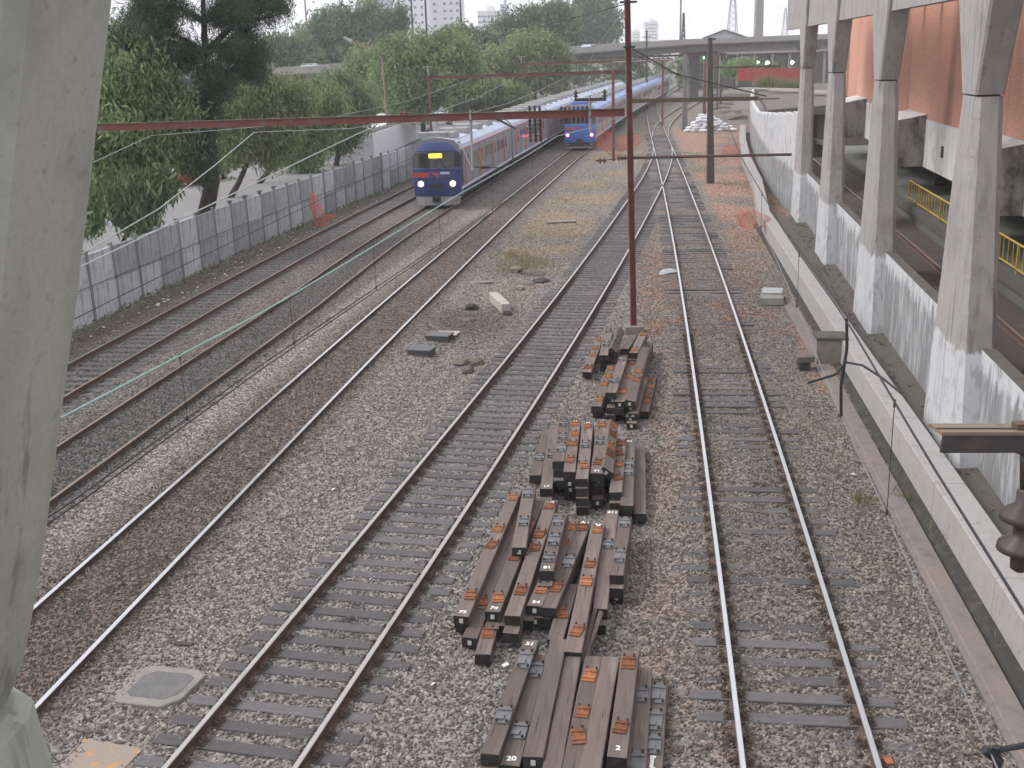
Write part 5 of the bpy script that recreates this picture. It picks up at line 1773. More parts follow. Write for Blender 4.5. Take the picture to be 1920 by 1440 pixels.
# tall casuarina
cb = [pblob(270, 55, 75, 32, 56, 2.5), pblob(330, 100, 60, 28, 56, 2.0), pblob(455, 90, 55, 38, 56, 2.0), pblob(440, 20, 70, 35, 56, 2.2), pblob(400, 150, 45, 36, 55.5, 1.6), pblob(300, 15, 60, 30, 56, 2),
      pblob(385, 215, 32, 40, 55.5, 1.3), pblob(375, 300, 30, 55, 55.5, 1.2), pblob(520, 12, 34, 16, 56, 1.2), pblob(480, 130, 26, 24, 56, 1), pblob(380, -60, 110, 45, 56, 3), pblob(240, 85, 40, 22, 56, 1.4)]
tree('casuarina_tree', 'tall dark feathery tree with thick bare trunk behind the wall', (-15.9, 57.0, -.1), .42, cb, 60000, (.5, .032), .25, .35, 'needle', ncl=620, shell=.2, spine=[P(398, 340, 57), P(394, 280, 57), P(391, 220, 57), P(388, 160, 57), P(385, 100, 57), P(382, 40, 57), P(378, -60, 57)])
# row along the street
tree('leafy_tree', 'drooping olive green tree just right of the dark feathery tree', (-18.8, 76, -.1), .2,
     [pblob(475, 185, 50, 38, 76), pblob(445, 240, 36, 40, 75), pblob(505, 245, 42, 36, 76), pblob(548, 190, 34, 30, 77), pblob(440, 285, 26, 20, 75), pblob(500, 290, 24, 16, 76)], 36000, (.34, .10), .45, .9, 'leaf_olive', ncl=380)
tree('leafy_tree', 'drooping tree in the middle of the street row', (-18.7, 84.5, -.1), .2,
     [pblob(556, 235, 42, 34, 85), pblob(600, 195, 40, 32, 86), pblob(552, 278, 28, 18, 84), pblob(596, 250, 28, 26, 86)], 28000, (.36, .11), .46, .9, 'leaf', ncl=320)
tree('leafy_tree', 'darker tree at the end of the street row by the white kiosk', (-14.6, 97, -.1), .22,
     [pblob(636, 182, 38, 34, 99), pblob(655, 228, 30, 28, 98), pblob(618, 235, 32, 30, 97), pblob(676, 200, 22, 24, 99), pblob(640, 265, 26, 14, 98)], 25000, (.38, .12), .48, .8, 'leaf_dark', ncl=300)
tree('leafy_tree', 'small crooked tree between the row trees, its trunk leaning', (-17.7, 92, -.1), .14, [pblob(575, 285, 28, 25, 92), pblob(545, 270, 25, 25, 92)], 5000, (.45, .13), .45, .8, 'leaf', ncl=80)
# around the viaduct
tree('broad_tree', 'rounded green tree behind the second red portal', P(822, 238, 120) * 1.0 if False else (-8.6, 121, -.1), .28,
     [pblob(760, 110, 55, 40, 120), pblob(830, 105, 55, 42, 122), pblob(740, 150, 45, 38, 119), pblob(810, 150, 55, 40, 120), pblob(860, 130, 35, 38, 122), pblob(770, 185, 45, 30, 119)], 32000, (.5, .16), .55, .4, 'leaf', ncl=340, group='trees around the viaduct')
tree('broad_tree', 'low rounded bright green tree left of the train roofs', (-4.0, 140, -.1), .22,
     [pblob(905, 180, 50, 28, 140), pblob(950, 185, 40, 24, 141), pblob(870, 185, 30, 22, 139)], 13000, (.6, .2), .55, .3, 'leaf_olive', ncl=200, group='trees around the viaduct')
tree('broad_tree', 'olive tree between the train roofs and the viaduct', (2.5, 158, -.1), .26,
     [pblob(985, 125, 55, 42, 158), pblob(935, 130, 45, 38, 159), pblob(1030, 125, 42, 40, 158), pblob(1000, 95, 45, 24, 160)], 18000, (.7, .24), .7, .4, 'leaf_olive', ncl=260, group='trees around the viaduct')
tree('spiky_tree', 'tall tree with upright spiky branches left of the red mast', (6.0, 215, 0), .4,
     [pblob(1000, 55, 50, 36, 215), pblob(1045, 45, 34, 40, 216), pblob(960, 60, 34, 28, 214), pblob(1000, 90, 60, 28, 213), pblob(1062, 80, 20, 36, 216)]
     + [pblob(935 + 15 * i, 50 - 14 * math.sin(i * .35) - (i % 2) * 10, 8, 17, 214) for i in range(9)], 20000, (.9, .26), .75, -.5, 'leaf_blue', ncl=320, group='trees around the viaduct')
tree('spiky_tree', 'wide tree with upright spiky branches behind the silver car', (-36, 205, 0), .4,
     [pblob(640, 65, 55, 36, 205), pblob(700, 62, 50, 34, 206), pblob(600, 80, 40, 36, 204), pblob(735, 98, 28, 24, 207), pblob(660, 105, 90, 26, 204)]
     + [pblob(600 + 19 * i, 32 - 4 * (i % 3) + abs(i - 5) * 3, 8, 20, 205) for i in range(9)], 24000, (.95, .28), .75, -.5, 'leaf_blue', ncl=380, group='trees around the viaduct')
tree('broad_tree', 'hazy dark domed tree beyond the viaduct left of the red mast', (22, 330, 0), .6,
     [pblob(1118, 30, 40, 42, 330), pblob(1095, 60, 30, 28, 330), pblob(1140, 62, 24, 26, 331), pblob(1112, 5, 30, 25, 332)], 15000, (1.2, .45), .9, .1, 'leaf_dark', ncl=260, group='trees around the viaduct')
tree('broad_tree', 'mixed green tree left of the silver car on the viaduct', (-42, 178, 0), .3,
     [pblob(520, 100, 36, 28, 178), pblob(560, 95, 34, 24, 179), pblob(500, 120, 30, 20, 177), pblob(560, 120, 40, 20, 177)], 13000, (.75, .25), .65, .2, 'leaf_blue', ncl=190, group='trees around the viaduct')
tree('broad_tree', 'brownish bush covering the viaduct beside the silver car', (-20.5, 146, 0), .2,
     [pblob(690, 120, 36, 24, 146), pblob(720, 135, 30, 24, 146)], 8000, (.6, .18), .6, .2, 'leaf_olive', ncl=120, group='trees around the viaduct')
tree('broad_tree', 'far green bush right of the rounded tree below the grey tower', (-6, 190, 0), .3,
     [pblob(900, 85, 40, 24, 190), pblob(935, 95, 34, 24, 190), pblob(865, 75, 30, 18, 192)], 9000, (.8, .27), .65, .2, 'leaf_blue', ncl=140, group='trees around the viaduct')
tree('broad_tree', 'dark bush at the far end of the white kiosk wall', (-17.5, 128, 0), .2,
     [pblob(720, 190, 30, 20, 128), pblob(695, 180, 20, 18, 128)], 6000, (.6, .1), .5, -.3, 'straw', ncl=90, group='trees around the viaduct')
tree('broad_tree', 'yellowish reedy shrub in front of the rounded tree', (-12.5, 126, 0), .15,
     [pblob(760, 185, 34, 18, 126), pblob(735, 200, 34, 14, 125), pblob(785, 205, 25, 12, 125)], 6000, (.7, .08), .5, -.9, 'straw', ncl=90, group='trees around the viaduct')
tree('hedge_shrub', 'green shrubs above the red hoarding under the viaduct', (39, 165, 4), .12,
     [pblob(1400, 128, 25, 8, 165), pblob(1440, 135, 20, 6, 160), pblob(1370, 130, 12, 6, 168)], 4500, (.6, .2), .5, .0, 'leaf', ncl=80, group='shrubs by the far station roofs', cat='shrub', limbs=False)
tree('hedge_shrub', 'yellow green grassy slope on the far station roof', (38, 118, 4), .1,
     [pblob(1470, 168, 26, 11, 118), pblob(1440, 158, 20, 6, 120), pblob(1490, 155, 14, 7, 118)], 4500, (.45, .05), .4, -.6, 'straw', ncl=80, group='shrubs by the far station roofs', cat='shrub', limbs=False)


sp = []
for _ in range(420):
    q = ST(random.uniform(-10, 36), random.uniform(-.5, .3), .09)
    sp.append(tuple(q))
scatter('rubble', 'small stones and crumbs on the dark strip below the whitewashed wall', 'rubble', sp, 0.035, 6)


# far woods below and behind the viaduct
def woods():
    r = np.random.default_rng(91)
    bl = []
    for i in range(46):
        x = -110 + i * 3.4 + r.uniform(-1, 1)
        y = 222 + 30 * max(0, (x + 20) / 60) + r.uniform(0, 14)
        h = r.uniform(7.2, 9.4)
        bl.append((x, y, h * .55 - .3, 3.2, 3.0, h * .5))
    for i in range(26):
        x = 52 + i * 4.2
        bl.append((x, 300 + r.uniform(0, 14), 3.0, 3.6, 3.0, r.uniform(3, 5)))
    pts, tone = crown_points(bl, 42000, 900, .8, 92, .4)
    pts[:, 2] = np.maximum(pts[:, 2], -.2)
    tag(put('treeline', leaves_mesh('treeline', pts, tone, 1.1, .4, .1, K['leaf_dark'], 93)), 'dark far-off woods showing under the viaduct', kind='stuff')


woods()


# grass tufts and weeds
def grass():
    r = np.random.default_rng(5)
    pts, tone, hs = [], [], []

    def patch(px, n, rad, h, tn):
        c = G(px[0], px[1], -.2)
        for _ in range(n):
            pts.append((c.x + r.normal() * rad, c.y + r.normal() * rad * 1.3, -.2 + h * .4 * r.random()))
            tone.append(np.clip(tn + r.normal() * .25, 0, 1))
    for px in ((985, 488), (955, 480), (1000, 497), (960, 505)):
        patch(px, 260, .45, .3, .75)
    for px in ((1000, 440), (1090, 350), (1080, 330), (1130, 330), (1020, 400), (1060, 380), (1110, 300), (980, 420), (930, 500), (1150, 350)):
        patch(px, 160, 1.1, .15, .9)
    for px in ((1438, 330), (1425, 345), (1410, 320), (1395, 350), (1360, 345), (1350, 300), (1300, 300), (1330, 310), (1440, 380), (1310, 320), (1290, 290)):
        patch(px, 150, .8, .2, .25)
    for px in ((1612, 935), (1690, 930), (1620, 945), (1772, 990), (1780, 1010)):
        patch(px, 35, .14, .12, .4)
    pts_, tone_ = np.array(pts), np.array(tone)
    me = leaves_mesh('grass', pts_, tone_, .26, .022, -.9, K['straw'], 9)
    tag(put('grass', me), 'tufts of dry and green grass between the tracks', kind='stuff')
    p2 = []
    for _ in range(1500):
        Y = r.uniform(36, 100)
        p2.append((wallx(Y) + abs(r.normal()) * .35 + .1, Y, -.18 + r.random() * .1))
    me = leaves_mesh('weeds', np.array(p2), r.random(len(p2)), .22, .05, -.4, K['leaf_dark'], 10)
    tag(put('weeds', me), 'low weeds along the foot of the panel wall', kind='stuff')
    p3 = [(ST(s, kerb_t(s) - .12 - abs(r.normal()) * .07, -.15 + r.random() * .12)) for s in r.uniform(-9, 12, 420) if math.sin(s * 1.7) > .2]
    me = leaves_mesh('weeds', np.array([tuple(v) for v in p3]), r.uniform(.3, 1, len(p3)), .16, .012, -.6, K['straw'], 12)
    tag(put('weeds', me), 'dry weeds hanging over the black drain edge', kind='stuff')


grass()


# ------------------------------------------------------------------ vehicles
def car(name, label, loc, rz, col, L_=4.2, W=1.7, H=1.45, kind='car'):
    m = mat('car_paint', col, rough=0.3, spec=0.5)
    t = thing(name, label, 'car' if kind != 'truck' else 'truck', loc, 'cars beside and above the railway')
    t.rotation_euler = (0, 0, rz)
    l = L_ / 2
    prof = [(-l, .35), (-l, .75), (-l * .95, .88), (-l * .45, .95), (-l * .25, H), (l * .45, H), (l * .72, .98), (l * .97, .92), (l, .7), (l, .35)]
    if kind == 'suv':
        prof = [(-l, .4), (-l, .85), (-l * .95, 1.0), (-l * .5, 1.08), (-l * .32, H), (l * .85, H), (l * .97, 1.0), (l, .7), (l, .4)]
    if kind == 'truck':
        prof = [(-l, .5), (-l, 1.3), (-l * .9, 2.0), (-l * .85, H), (-l * .3, H), (-l * .28, 1.0), (l, 1.0), (l, .5)]
    loops = []
    for y, ins in ((-W / 2, .06), (-W / 2 + .06, 0), (W / 2 - .06, 0), (W / 2, .06)):
        loops.append([(x * (1 - ins * .2), y * (1 - (.14 if z > 1.1 and kind != 'truck' else 0)), z) for x, z in prof])
    local('body', MB().loft(loops).mesh('body', m), t)
    g = MB()
    for sy in (-1, 1):
        g.add([(-l * .40, sy * (W / 2 + .004) * .97, .98), (-l * .24, sy * (W / 2 + .004) * .885, H - .08), (l * .42, sy * (W / 2 + .004) * .885, H - .08), (l * .64, sy * (W / 2 + .004) * .97, 1.0)], [(0, 1, 2, 3)])
    g.frame((-l * .35 - .01, 0, (H + .95) / 2), (0.09 * l * 1.0, 0, (H - 1.05) * .48), (0, W * .38, 0), (-.008, 0, .008))
    g.frame((l * .585 + .02, 0, (H + 1) / 2), (-.11 * l, 0, (H - 1.1) * .48), (0, W * .38, 0), (.008, 0, .008))
    if kind != 'truck':
        local('window', g.mesh('window', K['car_glass']), t)
    else:
        local('window', MB().box((-l * .9, 0, 1.75), (.1, W * .85, .55)).mesh('window', K['car_glass']), t)
        local('cargo_bed', MB().box((l * .36, 0, 1.5), (l * 1.2, W * .98, .9)).mesh('cargo_bed', K['t_grey']), t)
    wh = MB().lathe((0, -.1, 0), [(.31, 0), (.33, .05), (.33, .15), (.31, .2)], 14, (0, 1, 0)).mesh('wheel', K['tyre'])
    rm = MB().lathe((0, -.115, 0), [(.18, 0), (.18, .23)], 10, (0, 1, 0)).mesh('rim', K['rim'])
    for x in (-l * .62, l * .62):
        for sy in (-1, 1):
            w = local('wheel', wh, t, (x, sy * (W / 2 - .1), .33))
            local('rim', rm, w)
    for sy in (-1, 1):
        local('headlight', MB().box((-l - .005, sy * W * .36, .68), (.04, .28, .14)).mesh('headlight', K['lamp_clear']), t)
        local('taillight', MB().box((l + .005, sy * W * .38, .75), (.04, .2, .18)).mesh('taillight', K['lamp_red']), t)
    return t


car('parked_car', 'red car parked behind the drooping tree, beside a dark one', (-24.4, 84.5, -.06), R_(60), (0.42, 0.02, 0.025))
car('parked_car', 'dark green car parked beside the red one', (-23.4, 88, -.06), R_(75), (0.05, 0.065, 0.055))
car('parked_truck', 'dark pickup with pale cab right beside the near pillar', (-27.2, 71.5, -.06), R_(50), (0.5, 0.53, 0.55), 5.2, 1.9, 2.1, 'truck')
car('parked_car', 'silver estate car parked behind the panel wall by the train nose', (-10.4, 137, -.06), R_(20), (0.5, 0.51, 0.52), 4.4, 1.75, 1.6, 'suv')
car('parked_car', 'white estate car parked farther along above the train roof', (-8.6, 152, -.06), R_(15), (0.7, 0.7, 0.7), 4.4, 1.75, 1.65, 'suv')
car('parked_car', 'white car half hidden at the end of the street row', (-25.5, 108, -.06), R_(70), (0.7, 0.7, 0.7))

# white kiosk and spiked boundary wall behind the panel wall
t = thing('white_kiosk', 'low white kiosk with spiked wall behind the concrete panels', 'building', (-13, 104, -.1))
K['kiosk'] = mat('kiosk_white', (0.58, 0.58, 0.60), [((2, 2, .5), 0.5, 0.7, (0.45, 0.45, 0.47), 0.6)], 0.8)
K['kiosk_roof'] = mat('kiosk_roof', (0.78, 0.78, 0.8), rough=0.7)
a, b, c2_ = Vector((-16.2, 102.5, 0)), Vector((-12.0, 102.5, 0)), Vector((-9.8, 126, 0))
MB().bar(a + Vector((0, 0, 1.0)), b + Vector((0, 0, 1.0)), .2, 2.2).build('front_wall', K['kiosk'], t)
MB().bar(b + Vector((0, .1, 1.05)), c2_ + Vector((0, 0, 1.05)), .2, 2.3).build('side_wall', K['kiosk'], t)
sp_ = MB()
for k in range(34):
    p = b.lerp(c2_, k / 33) + Vector((0, 0, 2.2))
    sp_.loft([[p + Vector((sx * .05, sy * .05, 0)) for sx, sy in ((-1, -1), (1, -1), (1, 1), (-1, 1))], [p + Vector((sx * .012, sy * .012, .34)) for sx, sy in ((-1, -1), (1, -1), (1, 1), (-1, 1))]])
sp_.build('spikes', K['dark_steel'], t)
MB().add([(-17, 106, 2.4), (-12.4, 106, 2.4), (-10.6, 124, 2.5), (-15.5, 124, 2.5), (-14.6, 106, 3.0), (-13, 124, 3.1)], [(0, 1, 4), (1, 2, 5, 4), (0, 4, 5, 3), (2, 3, 5)]).build('roof', K['kiosk_roof'], t)
t = thing('boundary_wall', 'long pale wall beyond the street trees', 'wall', (-30, 150, 0))
for k in range(6):
    MB().box((-34 + 5 * k, 156 + 0.6 * k, 1.2), (4.95, .3, 2.8)).build('wall_panel', K['kiosk'], t)

# ------------------------------------------------------------------ viaduct with traffic
vp = [(-120, 132, 7.5), (-60, 146, 7.75), (-24, 155, 8.05), (-6, 172, 8.7), (12, 190, 9.45), (34, 210, 10.35), (70, 228, 10.6), (150, 255, 10.9)]
t = thing('viaduct', 'road viaduct crossing over the railway in the distance', 'bridge', (20, 200, 0))
for a, b in zip(vp[:-1], vp[1:]):
    a, b = Vector(a), Vector(b)
    d = (b - a).normalized()
    sd = Vector((d.y, -d.x, 0)).normalized()
    MB().bar(a - Vector((0, 0, .45)), b - Vector((0, 0, .45)), .25, .95).build('parapet', K['viaduct'], t)
    MB().bar(a - sd * 9 - Vector((0, 0, .45)), b - sd * 9 - Vector((0, 0, .45)), .25, .95).build('parapet', K['viaduct'], t)
    MB().bar(a - sd * 4.5 - Vector((0, 0, 1.02)), b - sd * 4.5 - Vector((0, 0, 1.02)), 9.4, .25).build('deck', K['viaduct_dark'], t)
    for off in (.7, 4.5, 8.3):
        MB().bar(a - sd * off - Vector((0, 0, 1.7)), b - sd * off - Vector((0, 0, 1.7)), .7, 1.15).build('girder', K['viaduct_dark'], t)
for (x, y, h) in ((-38, 153, 5.6), (-14, 168, 6.2), (9.0, 192, 7), (36.6, 216, 8.1), (40.6, 222, 8.2), (62, 229, 8.3), (85, 238, 8.4)):
    MB().box((x, y + 2, h / 2 - .2), (1.5, 2.6, h)).build('pier', K['viaduct'] if x > 39 and x < 45 else K['viaduct_dark'], t)
    MB().box((x - .5, y + 2, h - .3), (3.4, 6.4, .7)).build('pier_cap', K['viaduct_dark'], t)
car('moving_car', 'silver car on the viaduct among the left treetops', (-26.4, 157.2, 6.95), R_(-12), (0.55, 0.58, 0.62))
car('moving_car', 'white car on the viaduct left of the red mast', (14.8, 196, 8.5), R_(-45), (0.65, 0.7, 0.78))
t = thing('bus', 'pale box truck with louvred side on the viaduct behind the feathery tree', 'truck', (-36, 157, 6.6))
MB().box((-36, 157, 8.3), (6.4, 2.2, 2.3)).build('cargo_box', K['kiosk'], t)
for k in range(6):
    MB().box((-36, 155.88, 7.4 + k * .34), (6.2, .04, .1)).build('slat', K['t_grey'], t)
MB().box((-32.0, 157, 8.0), (1.5, 2.1, 1.7)).build('cab', K['t_grey'], t)

# lamps
K['lamp_post'] = mat('lamp_post', (0.26, 0.16, 0.13), rough=0.7)


def street_lamp(label, base, top, arm, m='lamp_post'):
    t = thing('street_lamp', label, 'street lamp', base, 'street lamps')
    base, top, arm = Vector(base), Vector(top), Vector(arm)
    MB().tube([base, base.lerp(top, .7), top, top.lerp(arm, .35) + Vector((0, 0, .45)), arm], [.12, .1, .08, .06, .05], 6).build('post', K[m], t)
    MB().tube([arm, arm + (arm - top).normalized() * .9 - Vector((0, 0, .05))], [.16, .12], 8).build('lamp_head', K['galv'], t)


b_ = G(728, 215, 0)
street_lamp('curved red street lamp in front of the rounded tree', (P(726, 200, 112).x, 112, 0), P(716, 110, 112), P(660, 78, 112))
street_lamp('tall street lamp standing above the left treetops', (P(520, 120, 190).x, 190, 0), P(516, 40, 190), P(514, 33, 190), 'grey_post')
street_lamp('red street lamp seen through the feathery tree', (P(498, 130, 120).x, 120, 0), P(495, 118, 120), P(484, 100, 120))


# ------------------------------------------------------------------ beyond: towers, masts, far station
K['tower_white'] = mat('tower_white', (0.70, 0.70, 0.72), [(0.05, 0.5, 0.7, (0.62, 0.62, 0.65), 0.5)], 0.8)
K['tower_grey'] = mat('tower_grey', (0.36, 0.40, 0.46), [(0.05, 0.5, 0.7, (0.45, 0.48, 0.52), 0.5)], 0.8)
K['tower_win'] = mat('tower_window', (0.17, 0.19, 0.21), rough=0.2)


def tower(label, x0, x1, ytop, Y, cols, wall, fl=3.1, gap=.55, win_w=1.4, dep=16, rot=0, sides=True, extra_px=None):
    a, b = P(x0, 95, Y), P(x1, 95, Y)
    top = P((x0 + x1) / 2, ytop, Y).z
    w = (b.x - a.x)
    cx = (a.x + b.x) / 2
    t = thing('apartment_tower', label, 'building', (cx, Y + dep / 2, -.3), 'hazy apartment towers')
    t.rotation_euler = (0, 0, rot)
    local('wall', MB().box((0, 0, top / 2), (w, dep, top)).mesh('wall', K[wall]), t)
    local('roof', MB().box((0, 0, top + .5), (w + .4, dep + .4, 1.0)).box((w * .1, 0, top + 2.2), (w * .35, dep * .4, 3)).mesh('roof', K[wall]), t)
    wm = MB().box((0, 0, 0), (win_w * .75, .12, 1.1)).mesh('window', K['tower_win'])
    z = top - 2.2
    while z > max(8.0, top - 60):
        for c in cols:
            local('window', wm, t, ((c - .5) * w, -dep / 2 - .03, z))
        z -= fl
    return t


tower('tall white tower with two columns of windows left of centre', 812, 872, -60, 520, (.12, .42, .62, .82), 'tower_white')
tower('tall white tower with rows of small windows beside the wider one', 742, 810, -70, 500, (.15, .3, .45, .6, .78), 'tower_white')
tower('grey blue tower with pale ribs left of the white towers', 690, 738, -8, 640, (.1, .3, .5, .7, .9), 'tower_grey', win_w=2.2)
tower('narrow grey tower stuck to the grey blue one', 672, 689, 8, 650, (.3, .7), 'tower_grey')
tower('pale grey slab tower with a stepped top right of the white towers', 898, 940, 22, 680, (.08, .22, .36, .5, .64, .78, .92), 'tower_white', win_w=2.0)
tower('slim bluish tower behind the pale slab tower', 941, 956, 10, 720, (.3, .7), 'tower_grey')
tower('faint twin tower far beyond the viaduct right of the mast', 1208, 1234, 42, 1150, (.2, .4, .6, .8), 'tower_white', win_w=3)
tower('faint low block left of the twin tower', 1185, 1200, 60, 1200, (.3, .7), 'tower_white', win_w=3)
tower('small white tower above the left treetops', 548, 562, 62, 420, (.3, .7), 'tower_white', dep=8)


def lattice(label, px, ytop, Y, w0, m, cat='mast'):
    base, top = P(px, 100, Y), P(px, ytop, Y)
    base.z = 0
    t = thing('lattice_mast', label, cat, base, 'masts beyond the viaduct')
    h = top.z
    mb = MB()
    n = 14
    for sx, sy in ((-1, -1), (1, -1), (1, 1), (-1, 1)):
        mb.tube([(base.x + sx * w0, Y + sy * w0, 0), (base.x + sx * w0 * .15, Y + sy * w0 * .15, h)], .16, 4)
    mb.build('legs', K[m], t)
    mb = MB()
    for k in range(n):
        f, g = k / n, (k + 1) / n
        for sx in (-1, 1):
            wa, wb = w0 * (1 - .85 * f), w0 * (1 - .85 * g)
            mb.tube([(base.x - sx * wa, Y - wa, h * f), (base.x + sx * wb, Y - wb, h * g)], .09, 4)
    mb.build('bracing', K[m], t)


lattice('tall pale lattice mast above the viaduct', 1372, -30, 420, 2.6, 'galv')
lattice('slim dark lattice mast with antennas above the viaduct', 1281, 24, 300, .7, 'dark_steel')
lattice('faint lattice mast near the station pillars', 1470, 15, 620, 2.4, 'galv')
t = thing('concrete_column', 'thick square concrete column rising above the viaduct', 'column', (P(1421, 90, 290).x, 290, 0))
x = P(1421, 90, 290).x
MB().loft([[(x + sx * 1.1, 290 + sy * 1.1, 0) for sx, sy in ((-1, -1), (1, -1), (1, 1), (-1, 1))], [(x + sx * .85, 290 + sy * .85, 30) for sx, sy in ((-1, -1), (1, -1), (1, 1), (-1, 1))]]).build('shaft', K['viaduct'], t)
MB().box((x, 290, 30.2), (2.4, 2.4, .5)).build('cap', K['viaduct'], t)
for px, Yq, yt, lb, mm_ in ((1275, 260, -20, 'thin pole rising out of the frame beside the slim lattice mast', 'grey_post'), (578, 260, -20, 'red and white thin mast above the left treetops', 'lamp_post'), (801, 230, -30, 'dark thin pole in front of the tall white towers', 'dark_steel'), (866, 232, -30, 'second dark thin pole in front of the tall white towers', 'dark_steel'), (775, 236, -30, 'third dark thin pole at the left edge of the white tower', 'dark_steel')):
    x = P(px, 90, Yq).x
    t = thing('thin_pole', lb, 'pole', (x, Yq, 0), 'thin poles on the skyline')
    MB().tube([(x, Yq, 0), (x + .1, Yq, P(px, yt, Yq).z)], [.3, .16], 6).build('shaft', K[mm_], t)
    MB().box((x, Yq, .3), (.9, .9, .6)).build('footing', K['viaduct'], t)
t = thing('gabled_shed', 'pale gabled roof showing above the viaduct', 'building', (P(1358, 70, 330).x, 335, 0))
a, b, c = P(1320, 72, 330), P(1358, 58, 330), P(1395, 70, 330)
MB().loft([[(a.x, 330, 0), (a.x, 330, a.z), (b.x, 330, b.z), (c.x, 330, c.z), (c.x, 330, 0)], [(a.x, 360, 0), (a.x, 360, a.z), (b.x, 360, b.z), (c.x, 360, c.z), (c.x, 360, 0)]]).build('wall', K['kiosk'], t)
MB().bar(Vector((a.x - .5, 329.6, a.z)), Vector((b.x, 329.6, b.z + .25)), 1.0, .4).bar(Vector((b.x, 329.6, b.z + .25)), Vector((c.x + .5, 329.6, c.z)), 1.0, .4).build('roof_edge', K['viaduct_dark'], t)

# far station: platforms roofs, hoarding, lights under the viaduct
K['hoarding'] = mat('red_hoarding', (0.27, 0.05, 0.05), [((.4, .4, 2), 0.5, 0.7, (0.19, 0.04, 0.04), 0.6)], 0.7)
K['roof_brown'] = mat('far_roof', (0.13, 0.115, 0.105), [(.5, 0.5, 0.7, (0.08, 0.07, 0.065), 0.7), (.2, 0.56, 0.7, (0.22, 0.2, 0.18), 0.6)], 0.9)
t = thing('red_hoarding', 'red painted hoarding on the far station roof', 'hoarding', (34, 128, 4))
a, b = P(1382, 140, 132), P(1512, 140, 124)
n = 9
for k in range(n):
    p, q = a.lerp(b, k / n), a.lerp(b, (k + .985) / n)
    MB().bar(p, q, .08, 1.35).build('panel', K['hoarding'], t)
t = thing('station_roof', 'brown curved concrete roof at the far end of the station wall', 'roof', (34, 112, 4))
lp = []
for Yq in (126, 120, 113, 106, 98, 90):
    xl = 27.6 - (126 - Yq) * .19 + .3
    zz = 4.3 - ((126 - Yq) / 36) ** 2 * .5
    lp.append([(xl, Yq, zz - .5), (xl + 16, Yq, zz - .5), (xl + 16, Yq, zz), (xl + 6, Yq, zz + .25), (xl, Yq, zz)])
MB().loft(lp).build('slab', K['roof_brown'], t)
for k in range(5):
    Yq = 92 + k * 8
    MB().box((23.5 + k * 1.5 + 2.5, Yq, 1.6), (1.0, 1.0, 4.2)).build('column', K['roof_brown'], t)
for k in range(3):
    MB().bar((25 + k * 1.2, 119 - 8 * k, 4.55), (29 + k * 1.2, 112 - 8 * k, 4.5), .9, .1).build('skylight', K['viaduct'], t)
MB().box((31, 100, 1.2), (12, 26, .3)).build('floor', K['roof_brown'], t)
MB().box((29, 84, 2.0), (9, .4, 2.6)).build('end_wall', K['roof_brown'], t)
t = thing('far_station', 'dim long station hall under the viaduct on the right', 'building', (60, 262, 0))
MB().box((66, 268, 4.2), (44, 10, 8.4)).build('wall', K['roof_brown'], t)
for k in range(11):
    MB().box((46 + k * 4, 262.6, 3.8), (.6, .6, 7.4)).build('column', K['viaduct'], t)
MB().box((66, 262.5, 7.4), (46, 2, .5)).build('canopy', K['viaduct'], t)
K['lamp_white'] = mat('lit_lamp', (1, 1, 1), emit=((.92, .97, 1), 16))
K['lamp_green'] = mat('lit_green', (.2, 1, .5), emit=((.25, 1, .55), 7))
for px, py, Yq, lb, m_, r in ((1421, 118, 240, 'white platform lamp under the viaduct, left one', 'lamp_white', .32), (1440, 119, 236, 'big white platform lamp under the viaduct, middle one', 'lamp_white', .46), (1486, 117, 240, 'white platform lamp under the viaduct, right one', 'lamp_white', .3), (1321, 108, 240, 'green signal light under the viaduct', 'lamp_green', .24)):
    p = P(px, py, Yq)
    t = thing('signal_lamp' if 'green' in lb else 'platform_lamp', lb, 'lamp', (p.x, Yq, 0), 'lights under the viaduct')
    MB().tube([(p.x, Yq + .5, -.2), (p.x, Yq + .5, p.z + .6)], .12, 6).build('post', K['grey_post'], t)
    MB().lathe((p.x, Yq + .2, p.z), [(r * .5, -.25), (r, -.1), (r, .1), (r * .5, .25)], 10, (0, 1, 0)).build('lamp_head', K[m_], t)
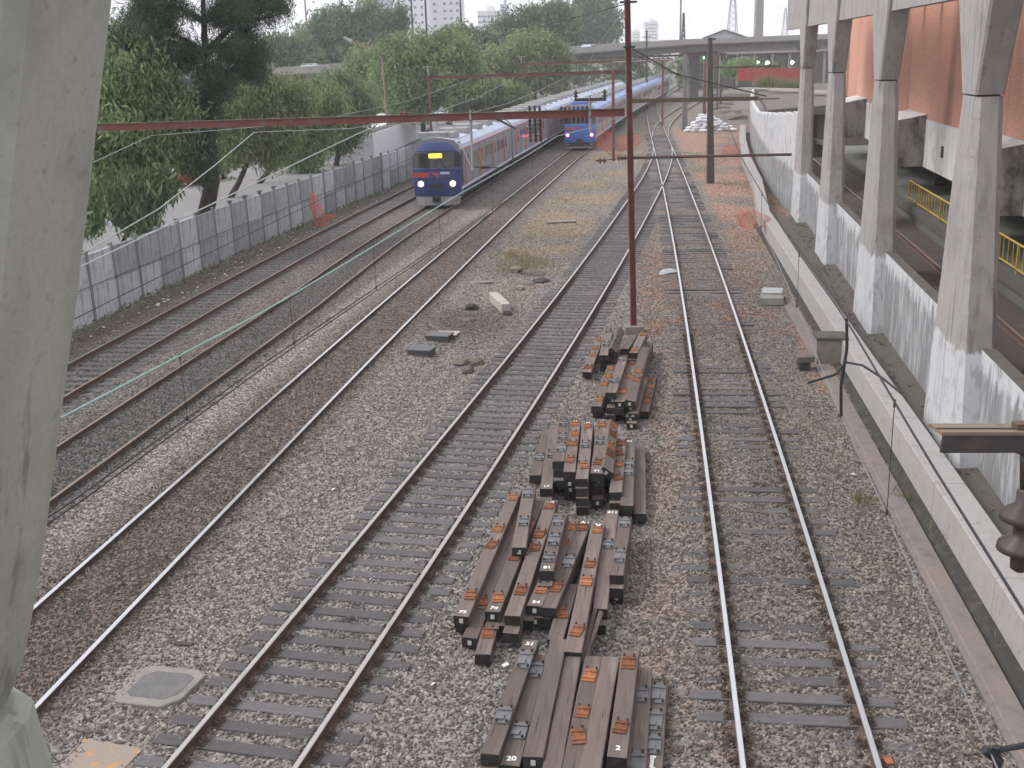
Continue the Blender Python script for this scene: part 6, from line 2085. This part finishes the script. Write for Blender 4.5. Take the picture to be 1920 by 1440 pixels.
# red fronted train standing under the viaduct
t = thing('far_train', 'dark train with two red lights standing under the viaduct', 'train', (P(1377, 120, 285).x, 285, 0))
x = P(1377, 112, 285).x
MB().loft([[(x + a, 285, b + .2) for a, b in ((-1.5, .6), (-1.5, 3.4), (-1, 4), (1, 4), (1.5, 3.4), (1.5, .6))], [(x + a + 6, 330, b + .2) for a, b in ((-1.5, .6), (-1.5, 3.4), (-1, 4), (1, 4), (1.5, 3.4), (1.5, .6))]]).build('body', K['t_grey'], t)
MB().box((x, 284.9, 2.0), (2.8, .1, 1.0)).build('front_panel', K['t_red'], t)
for s_ in (-1, 1):
    MB().lathe((x + s_ * .75, 284.8, 3.0), [(.42, 0), (.42, .1), (.2, .16)], 10, (0, -1, 0)).build('headlight', K['tail_lit'], t)
# cabinets by the far tracks
for px, py, lb, c_ in ((1305, 162, 'row of white equipment cabinets under the viaduct', 'kiosk'), (1293, 160, 'blue equipment hut under the viaduct', 't_blue')):
    p = G(px, py, 0)
    t = thing('equipment_cabinet', lb, 'cabinet', p)
    for k in range(3 if c_ == 'kiosk' else 1):
        MB().box((p.x + k * 1.5, p.y, 1.4), (1.3, 1.5, 3.2 if c_ == 'kiosk' else 5)).build('cabinet_body', K[c_], t)
        MB().box((p.x + k * 1.5, p.y - .77, 1.3), (1.0, .04, 2.4)).build('door', K['t_grey'], t)
# iron scrap by the far wall
for k, (px, py) in enumerate(((1345, 205), (1362, 212), (1372, 222), (1355, 196), (1330, 190))):
    rock('dark heap of scrap by the far white wall, number %s from the camera' % ORD[4 - k], (px, py), 2.2, 'rubble', flat=.35, group='scrap heaps by the far wall')

# ------------------------------------------------------------------ hazy air
hz = MB().box((0, 900, 52), (3600, 2200, 108)).build('haze', mat('haze_air', (1, 1, 1)))
hm = hz.data.materials[0]
hN, hL = hm.node_tree.nodes, hm.node_tree.links
hN.clear()
hm.cycles.homogeneous_volume = True
vo = hN.new('ShaderNodeVolumePrincipled')
vo.inputs['Color'].default_value = (0.93, 0.95, 1.0, 1)
vo.inputs['Density'].default_value = 0.0005
vo.inputs['Anisotropy'].default_value = 0.2
ou = hN.new('ShaderNodeOutputMaterial')
hL.new(vo.outputs[0], ou.inputs['Volume'])
tag(hz, 'thin pale haze over the whole railway', kind='stuff')
